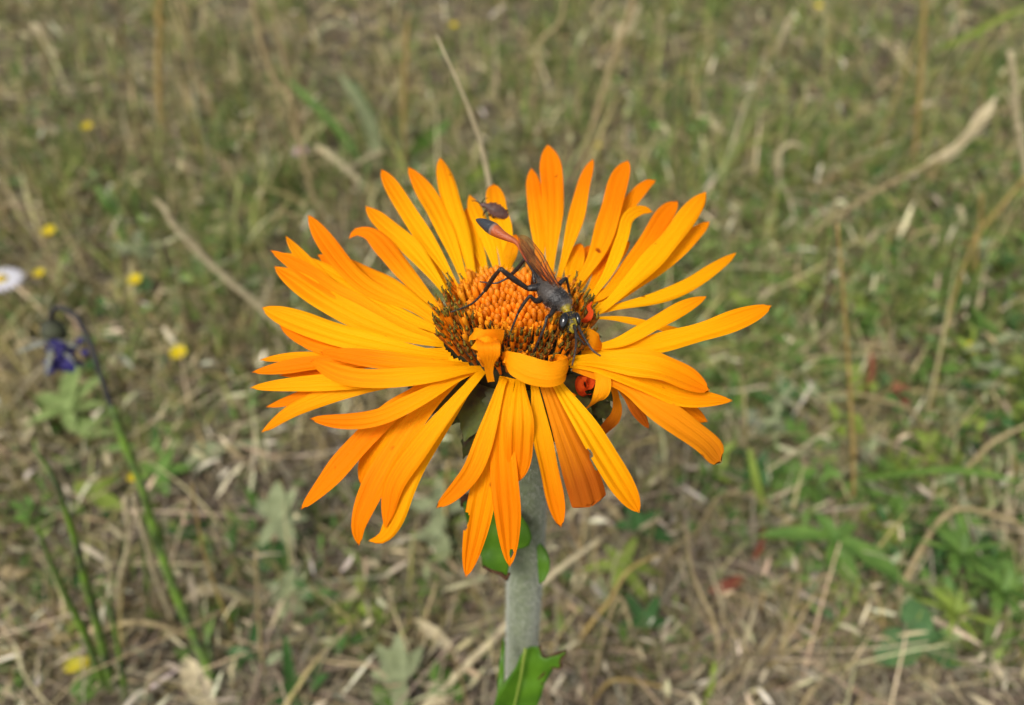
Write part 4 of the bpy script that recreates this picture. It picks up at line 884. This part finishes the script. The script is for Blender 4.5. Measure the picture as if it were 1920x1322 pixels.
husk('red_leaf', [(1330,1108,5),(1360,1100,9),(1400,1078,8)], 22, 'leaf_red', 'rust red dead leaf on the soil', 'leaf', fold=.4)
husk('red_leaf', [(1432,990,16),(1425,1020,14),(1412,1050,10)], 18, 'leaf_red', 'small upright orange-red leaf above the rust red leaf', 'leaf')
husk('red_leaf', [(1634,660,34),(1632,700,26),(1622,735,16)], 15, 'leaf_red', 'narrow dark red leaf standing among green herbs', 'leaf')
husk('red_leaf', [(1665,718,18),(1690,735,18),(1700,760,12)], 30, 'leaf_red', 'dull pink-red leaf below the bowed straw', 'leaf')
husk('yellow_leaf', [(118,1253,8),(140,1247,12),(165,1240,12),(178,1236,9)], 26, 'leaf_yellow', 'yellowing green leaf lying among green stems', 'leaf')
husk('dry_leaf', [(0,1070,4),(30,1075,6),(60,1068,4)], 22, 'straw', 'flat yellowish straw scrap at the foot of the violet flower', 'leaf')
for i, (x, y, a, L) in enumerate(((70,60,.9,38),(380,90,1.2,42),(590,70,1.1,40),(445,150,.1,40),(430,140,-.6,30),(75,240,1.1,36),(100,250,1.4,24),(350,180,1.2,50),(490,300,1.7,40),(575,320,.5,48),(375,380,.1,40),(420,400,-.2,60),(1120,120,-.8,36),(1240,160,.3,48),(1005,250,.5,24),(1620,330,.3,48),(1590,350,.5,40),(1850,300,.2,26),(1320,280,.7,36),(1660,155,-.8,40),(1640,440,-.9,44),(1770,530,1.3,24),(1660,470,1.5,60),(640,30,.3,28),(900,130,.4,30),(985,200,.1,40),(150,640,-.5,60),(30,620,-.7,70),(60,790,-.2,60),(440,850,.7,56),(700,1060,.4,40),(620,1200,-.5,50),(560,1180,.6,40),(1150,960,.9,60),(1230,900,-.6,40),(1290,780,1.2,40))):
    dx, dy = math.cos(a) * L / 2, math.sin(a) * L / 2
    husk('chaff_scrap', [(x-dx,y-dy,9),(x,y-2,12),(x+dx,y+dy,6)], 11 if i % 3 else 15, ('straw_pale','straw')[i % 2], ('%s scrap of %s straw lying near %s' % ('longer' if L > 45 else 'short', ('bleached', 'tan')[i % 2], near(x, y))), 'straw', group='loose straw scraps', fold=.4)

# green blades
blade('grass_shoot', [(540,150,60),(580,190,48),(625,235,34),(660,280,20),(690,330,0)], 18, 'herb_green', 'dark green grass blade leaning towards the crossed straws', 'grass blade')
blade('grass_shoot', [(636,138,80),(665,180,62),(690,230,40),(705,290,14),(712,330,0)], 26, 'herb_silver', 'broad pale green blade with a twisted tip', 'grass blade')
blade('grass_shoot', [(660,150,70),(690,205,48),(706,262,22),(715,320,0)], 16, 'herb_dark', 'narrow dark green blade behind the broad pale blade', 'grass blade')
blade('broad_shoot', [(845,225,40),(820,245,34),(790,268,20),(768,290,0)], 26, 'herb_green', 'short broad green leaf near the tall bare stalk', 'leaf')
blade('broad_shoot', [(940,305,20),(905,320,22),(880,335,14),(860,350,0)], 22, 'herb_lime', 'bright green leaf just above the far petals', 'leaf')
blade('grass_shoot', [(1925,12,60),(1860,42,50),(1800,75,34),(1750,95,14),(1735,110,0)], [5,13,15,13,9], 'herb_lime', 'long pale green blade slanting over the olive grass', 'grass blade')
blade('grass_shoot', [(180,345,34),(200,385,22),(225,430,0)], 15, 'herb_green', 'dark green blade near two yellow flowers', 'grass blade')
blade('grass_shoot', [(205,350,30),(215,390,18),(222,440,0)], 14, 'herb_green', 'short dark green blade crossing its neighbour near yellow flowers', 'grass blade')
blade('grass_shoot', [(1440,270,34),(1430,310,20),(1425,350,0)], 14, 'herb_green', 'short upright green blade below the hooked straw', 'grass blade')
blade('grass_shoot', [(1178,408,80),(1168,450,50),(1150,520,0)], 20, 'herb_green', 'green blade glimpsed between the curled far petals', 'grass blade')
blade('grass_shoot', [(535,1190,40),(540,1250,24),(545,1322,6),(548,1360,0)], 20, 'herb_dark', 'dark green upright blade by the bottom straw', 'grass blade')
blade('grass_shoot', [(1405,840,30),(1415,900,22),(1430,950,8),(1440,980,0)], 22, 'herb_lime', 'yellow-green leaf blade above the slim curved straw', 'grass blade')
blade('grass_shoot', [(1340,1240,18),(1330,1290,10),(1310,1340,0)], 18, 'herb_lime', 'light green blade in the curled thatch', 'grass blade')
blade('grass_shoot', [(1920,905,30),(1800,880,34),(1700,885,28),(1600,900,14),(1560,915,0)], 16, 'herb_green', 'long green blade lying across the green herbs', 'grass blade')
blade('grass_shoot', [(1610,1080,22),(1600,1120,20),(1560,1180,10),(1540,1230,0)], 14, 'herb_lime', 'yellow-green blade between thatch and clover leaf', 'grass blade')

# herbs: leaflets spreading from one point
HS = .86
def herb(name, px, py, h, leaves, m, label, cat='herb', group=None, serr=.0, fold=.2, stem=True, sm='herb_stem', curl_=-.25):
    c = on(px, py, h); g = gnd(c.x, c.y); th = thing(name, g, label, cat, group)
    if stem and h > 2:
        b = MB(); b.tube(spline([g + V((0, 0, -1)), g.lerp(c, .5) + V((1.5, 0, 0)), c], 8), .6, 6); b.build('stem', sm, th, g)
    for i, (az, el, L, w) in enumerate(leaves):
        L, w = L * HS, w * HS; a, e = R(az), R(el); d = V((math.cos(a) * math.cos(e), math.sin(a) * math.cos(e), math.sin(e)))
        leafblade('leaf', c, c + d * L, w, V((0, 0, 1)) - d * .3, m, th, g, curl_=curl_, n=11, nc=5, serr=serr, seed=i + int(px), fold=fold)
    return th
herb('palmate_herb', 1565, 1010, 26, [(175,10,38,9),(-70,-30,34,11),(-35,0,40,13),(-100,-35,20,9),(30,20,16,7),(120,30,16,8)], 'herb_green', 'hairy green herb with long palmate leaflets beside thatch', fold=.35)
herb('star_herb', 1165, 1062, 12, [(0,-5,22,7),(180,5,20,7),(60,20,20,6),(120,15,15,6),(-50,-15,22,7),(-110,-5,14,6)], 'herb_lime', 'small star-shaped lime green herb behind the woolly stem')
herb('clover_leaf', 1722, 1195, 16, [(-160,-10,23,18),(-25,-10,23,18),(80,25,19,15)], 'clover', 'dark green trifoliate clover leaf', fold=.12)
herb('silver_herb', 540, 1118, 12, [(90,40,15,7),(20,10,16,7),(150,10,17,7),(-40,-15,14,7),(-110,-20,14,7),(55,30,15,6),(-160,0,12,6)], 'herb_silver', 'silvery woolly lobed leaf above a dark gap in the litter', serr=.12)
herb('silver_herb', 752, 1275, 16, [(130,20,20,8),(100,30,20,8),(60,20,17,7),(165,5,15,7),(-90,-10,14,8)], 'herb_silver', 'silvery lobed leaf beside the long pale straw', serr=.12)
herb('silver_herb', 420, 842, 10, [(-160,0,34,7),(-140,-10,24,7),(170,10,22,6),(15,10,26,6)], 'herb_silver', 'white woolly narrow leaves beside bare brown soil')
herb('pale_herb', 125, 770, 20, [(95,35,36,11),(60,25,32,10),(150,10,32,11),(190,-5,30,11),(20,5,24,9),(-60,-10,16,8)], 'herb_pale', 'pale green palmate herb under the violet flower', fold=.3)
herb('pale_herb', 155, 815, 14, [(60,20,22,9),(10,5,20,9),(120,20,18,8)], 'herb_pale', 'small pale herb beside the larger pale palmate herb')
herb('grey_herb', 520, 975, 24, [(95,50,20,10),(60,40,18,8),(140,20,18,9),(-50,-10,18,9),(-120,-10,16,8),(10,5,16,8)], 'herb_silver', 'grey-green herb with upright oblong leaves by a petal tip')
herb('grey_herb', 515, 1030, 12, [(-40,0,18,9),(-110,-10,18,9),(40,10,16,8),(170,10,15,8)], 'herb_dark', 'dark green low herb under the grey-green herb')
herb('silver_herb', 250, 470, 12, [(20,15,28,10),(160,15,28,10),(90,30,24,9),(-20,5,22,9),(200,5,20,9)], 'herb_silver', 'grey woolly rosette near the daisy and yellow flowers')
herb('silver_herb', 830, 960, 14, [(160,10,24,10),(100,25,22,9),(30,10,18,9),(-110,-15,20,10)], 'herb_silver', 'silvery leaves behind the hanging petals', serr=.1)
herb('silver_herb', 830, 1000, 18, [(-90,-40,18,9),(180,0,16,8)], 'herb_silver', 'drooping silvery leaf below the hanging petals')
herb('green_herb', 1200, 990, 10, [(40,15,18,8),(110,20,18,8),(-20,0,20,9),(170,10,14,8)], 'herb_dark', 'dark green herb at the tip of the blunt petal')
herb('green_herb', 1210, 1175, 14, [(60,30,16,6),(120,30,18,6),(20,10,12,5),(170,10,12,5)], 'herb_dark', 'dark green herb low in the litter near the bent straw')
herb('green_herb', 1490, 905, 14, [(30,20,18,8),(110,15,18,9),(-40,-5,16,8),(190,0,14,7)], 'herb_green', 'green herb under the upright orange-brown stalk')
herb('feathery_herb', 1880, 1110, 26, [(k * 47, 5 + (k % 5) * 12, 12 + (k % 4) * 3, 2.8) for k in range(26)], 'herb_green', 'feathery green herb over the clover leaf', serr=.2)
herb('feathery_herb', 1800, 1040, 30, [(k * 47, 5 + (k % 5) * 12, 11 + (k % 4) * 3, 2.8) for k in range(24)], 'herb_green', 'bushy green herb by the thick bending stalk', serr=.2)
herb('feathery_herb', 1790, 1150, 22, [(k * 47, 5 + (k % 5) * 12, 9 + (k % 4) * 3, 2.4) for k in range(20)], 'herb_lime', 'yellow-green finely cut herb beside the clover leaf', serr=.2)
herb('green_herb', 300, 890, 12, [(20,10,20,8),(80,30,18,8),(150,10,18,8),(-60,-5,14,8)], 'herb_green', 'green herb behind the violet flower stem')
herb('green_herb', 170, 930, 8, [(-20,5,22,10),(60,15,18,9),(140,10,18,9)], 'herb_lime', 'flat light green herb on brown litter')

# leafy herbs filling the lush side: one plant copied
hp = random.Random(77); leafm = []
for k in range(4):
    o = leafblade('leaf', V((0, 0, 0)), V((9, 0, 1.2)), 5.2 - .4 * k, V((0, 0, 1)), 'herb_green', None, V((0, 0, 0)), curl_=-.3 + .1 * k, n=9, nc=5, serr=.16, seed=k, fold=.25); leafm.append(o.data); bpy.data.objects.remove(o)
leafd = []
for k in range(3):
    o = leafblade('leaf', V((0, 0, 0)), V((10, 0, 1.5)), 4.2, V((0, 0, 1)), ('herb_dark', 'herb_lime', 'herb_silver')[k], None, V((0, 0, 0)), curl_=-.25, n=9, nc=5, serr=.12, seed=k + 9, fold=.3); leafd.append(o.data); bpy.data.objects.remove(o)
spots = []
while len(spots) < 150:
    px, py = hp.uniform(1280, 1990), hp.uniform(400, 1120)
    if py > 900 and px < 1650: continue
    if hp.random() > .35 + .65 * min(1, (px - 1280) / 250): continue
    spots.append((px, py, 1))
while len(spots) < 205: spots.append((hp.uniform(-60, 1300), hp.uniform(160, 700), 0))
while len(spots) < 235: spots.append((hp.uniform(-60, 1280), hp.uniform(860, 1340), 0))
while len(spots) < 262: spots.append((hp.uniform(1280, 1980), hp.uniform(160, 400), 1))
for px, py, lush in spots:
    h = hp.uniform(6, 30) if lush else hp.uniform(3, 16); c = on(px, py, h); g = gnd(c.x, c.y)
    dark = hp.random()
    ms, lb, gr = (leafm, 'toothed green', 'small toothed green herbs') if dark < .5 else ((leafd[:1], 'dark green', 'small dark green herbs') if dark < .72 else ((leafd[1:2], 'yellow-green', 'small yellow-green herbs') if dark < .86 else (leafd[2:], 'greyish', 'small greyish herbs')))
    n = hp.randint(6, 11) if lush else hp.randint(4, 8); sc = hp.uniform(.75, 1.35) * (1 if lush else .95)
    lb = '%s %s herb of %s leaflets near %s' % ('tall' if h > 20 else ('low' if h < 8 else ('large' if sc > 1.1 else 'small')), lb, 'four five six seven eight nine ten eleven'.split()[n - 4], near(px, py))
    th = thing('small_herb', g, lb, 'herb', gr)
    for k in range(n):
        o = bpy.data.objects.new('leaf', hp.choice(ms)); col.objects.link(o); o.parent = th
        o.location = V((hp.gauss(0, 3.2), hp.gauss(0, 3.2), h * hp.uniform(.35, 1))) * S; o.rotation_euler = (hp.gauss(0, .35), hp.gauss(-.1, .4), k * 6.283 / n + hp.uniform(-.4, .4)); s_ = sc * hp.uniform(.7, 1.2); o.scale = (s_, s_, s_)

# ------------------------------------------------------------------ the violet flower and its green neighbours
bp_ = [(97,602,128),(97,586,136),(110,577,140),(140,590,138),(165,632,130),(185,690,120),(215,780,102),(240,850,88),(265,910,76),(285,980,62),(310,1060,47),(340,1140,32),(375,1220,16),(415,1315,0)]
P = path3(bp_); P[-1] = gnd(P[-1].x, P[-1].y); bell = thing('violet_flower', P[-1], 'nodding violet flower on a hooked dark green stem', 'flower'); org = P[-1].copy()
c = spline(P, 70); b = MB(); b.tube(c[:24], [mm(10, p) * .5 for p in c[:24]], 8); b.build('stem', 'bell_stem_dark', bell, org)
b = MB(); b.tube(c[22:], [mm(14 + 4 * i / 48, p) * .5 for i, p in enumerate(c[22:])], 8); b.build('stem', 'bell_stem', bell, org)
hd = depth(c[0]); q0, q1 = at(98, 595, hd), at(103, 640, hd)
b = MB(); rows = []
for t, w in ((0, 8), (.1, 20), (.3, 38), (.55, 46), (.8, 43), (.95, 32), (1, 14)):
    p = q0.lerp(q1, t); rows.append([p + (RT * math.cos(a) - FW * math.sin(a)) * mm(w, p) * .5 for a in [k * 2 * math.pi / 14 for k in range(14)]])
b.grid(rows, closed=True); b.build('calyx', 'calyx', bell, org)
for x, y, w in ((30, 662, 9), (90, 708, 11), (152, 652, 8), (146, 684, 8)):
    leafblade('sepal', at(98, 636, hd - 2), at(x, y, hd - 3), mm(w, q1), -FW, 'sepal', bell, org, n=7, nc=3, curl_=.1)
vr = random.Random(2)
for k in range(46):
    cx_, cy_ = 119 + vr.gauss(0, 13), 640 + 50 * vr.random() ** .7
    tx, ty = cx_ + vr.uniform(-18, 20), cy_ + vr.uniform(-4, 16); dd = vr.uniform(-4, 4)
    if k < 4: tx, ty = ((152, 632), (84, 652), (150, 640), (88, 660))[k]
    leafblade('petal', at(cx_, cy_ - 4, hd + dd), at(tx, ty, hd + dd + vr.uniform(-2, 2)), mm(vr.uniform(12, 22), q1), -FW + RT * vr.uniform(-.8, .8) + UP * vr.uniform(-.5, .8), 'petal_violet', bell, org, n=7, nc=5, curl_=vr.uniform(-.4, .4), wav=.3)
for i, (x, y, x2, y2, w) in enumerate(((193,713,197,690,5),(216,782,222,758,5),(268,915,280,870,9),(303,1042,304,970,11),(376,1226,405,1150,9),(345,1150,318,1080,8),(400,1290,383,1130,12))):
    k = min(range(70), key=lambda j: abs(j - 69 * (y - 602) / 713)); k = min(range(70), key=lambda j: (c[j] - on(x, y, max(0, 140 - (y - 590) * .195))).length)
    leafblade('leaf', c[k], on(x2, y2, max(2, c[k].z + 8)), mm(w, c[k]), -FW, 'bell_stem', bell, org, n=9, nc=3, curl_=.08)

def greenstem(pts, w, label, leaves):
    def parts(th, org, c):
        for k, (x2, y2, z2, w2) in leaves: leafblade('leaf', c[k], on(x2, y2, z2), mm(w2, c[k]), -FW, 'bell_stem', th, org, n=9, nc=3, curl_=.06)
    stalk('green_sprout', pts, w, 'bell_stem', label, 'stem', parts=parts, ns=30)
greenstem([(62,842,92),(95,880,84),(115,935,74),(140,1010,60),(160,1090,46),(185,1180,28),(212,1300,0)], [5,12,17,18,18], 'slim green flowerless stem with narrow leaves beside the violet flower', [(5,(85,850,88,7)), (9,(148,975,72,12)), (14,(170,1050,50,10)), (20,(235,1180,30,12))])
greenstem([(68,985,70),(90,1040,60),(120,1110,46),(155,1180,32),(190,1270,8),(200,1300,0)], [6,12,15,16], 'pale green thin stem leaning in front of the yellowing leaf', [(10,(105,1060,56,12)), (18,(130,1130,40,12))])
greenstem([(205,1120,44),(215,1180,34),(228,1250,14),(236,1310,0)], [6,12,14], 'short green stem between the two green flowerless stems', [(8,(190,1100,44,8))])
greenstem([(270,900,64),(276,960,52),(268,1010,40),(275,1100,20),(280,1180,0)], [5,7,8], 'thin grey-green stem behind the violet flower stem', [(6,(262,960,50,6))])

# ------------------------------------------------------------------ small blossoms
def blossom(name, px, py, h, r, n, m, label, cm='pollen', wid=.5, cup=.4, stem='herb_stem', tilt=V((0, -.3, 1)), group=None, disc=.3):
    c = on(px, py, h); g = gnd(c.x + 2, c.y + 3); th = thing(name, g, label, 'flower', group)
    b = MB(); b.tube(spline([g + V((0, 0, -1)), g.lerp(c, .6) + V((1, 1, 0)), c], 10), .55, 6); b.build('stem', stem, th, g)
    Z = tilt.normalized(); X = Z.orthogonal().normalized(); Y = Z.cross(X); b = MB()
    ellipsoid(b, c + Z * .3, (X * r * disc, Y * r * disc, Z * r * disc * .5), 10, 7); b.build('disc', cm, th, g)
    for k in range(n):
        a = 2 * math.pi * k / n + .2; d = (X * math.cos(a) + Y * math.sin(a) + Z * cup).normalized()
        leafblade('petal', c + d * r * .15, c + d * r, r * wid, Z, m, th, g, n=7, nc=3, curl_=-.1)
    return th
Y_ = dict(m='petal_yellow', n=6, wid=.75, cup=.7)
blossom('yellow_flower', 94, 437, 30, 6, label='yellow flower with the largest bloom above the grey woolly rosette', **Y_)
blossom('yellow_flower', 255, 528, 26, 5.5, label='greenish yellow flower between the grey rosette and green blades', **Y_)
blossom('yellow_flower', 337, 665, 24, 6, label='yellow flower standing beside the bent tan stalk', **Y_)
blossom('yellow_flower', 75, 515, 24, 4.5, label='yellow flower beside the white daisy', **Y_)
blossom('yellow_flower', 165, 240, 28, 6, label='small yellow flower in olive grass', **Y_)
blossom('yellow_flower', 250, 897, 10, 3, label='tiny orange-yellow flower behind the violet flower stem', **Y_)
blossom('yellow_flower', 851, 50, 26, 6, label='tiny yellow flower behind the tall bare stalk', **Y_)
blossom('yellow_flower', 1534, 14, 26, 6.5, label='faint yellow flower in far grass behind the stubby straw', **Y_)
blossom('yellow_flower', 1815, 655, 20, 5, label='yellow flower above green herbs by the dark twig', **Y_)
blossom('yellow_flower', 1895, 1108, 14, 3.4, label='orange-yellow flower among feathery green herbs', **Y_)
blossom('yellow_flower', 1120, 275, 20, 4, label='tiny yellow flower behind the far petals', **Y_)
blossom('pink_flower', 563, 284, 34, 7, 9, 'petal_pink', 'pale pink flower near the short crossed straws', wid=.4, cup=.2)
blossom('white_daisy', 2, 524, 42, 13.5, 22, 'petal_white', 'white daisy with a yellow centre at the meadow edge', wid=.24, cup=.05, tilt=V((.1, -.05, 1)))
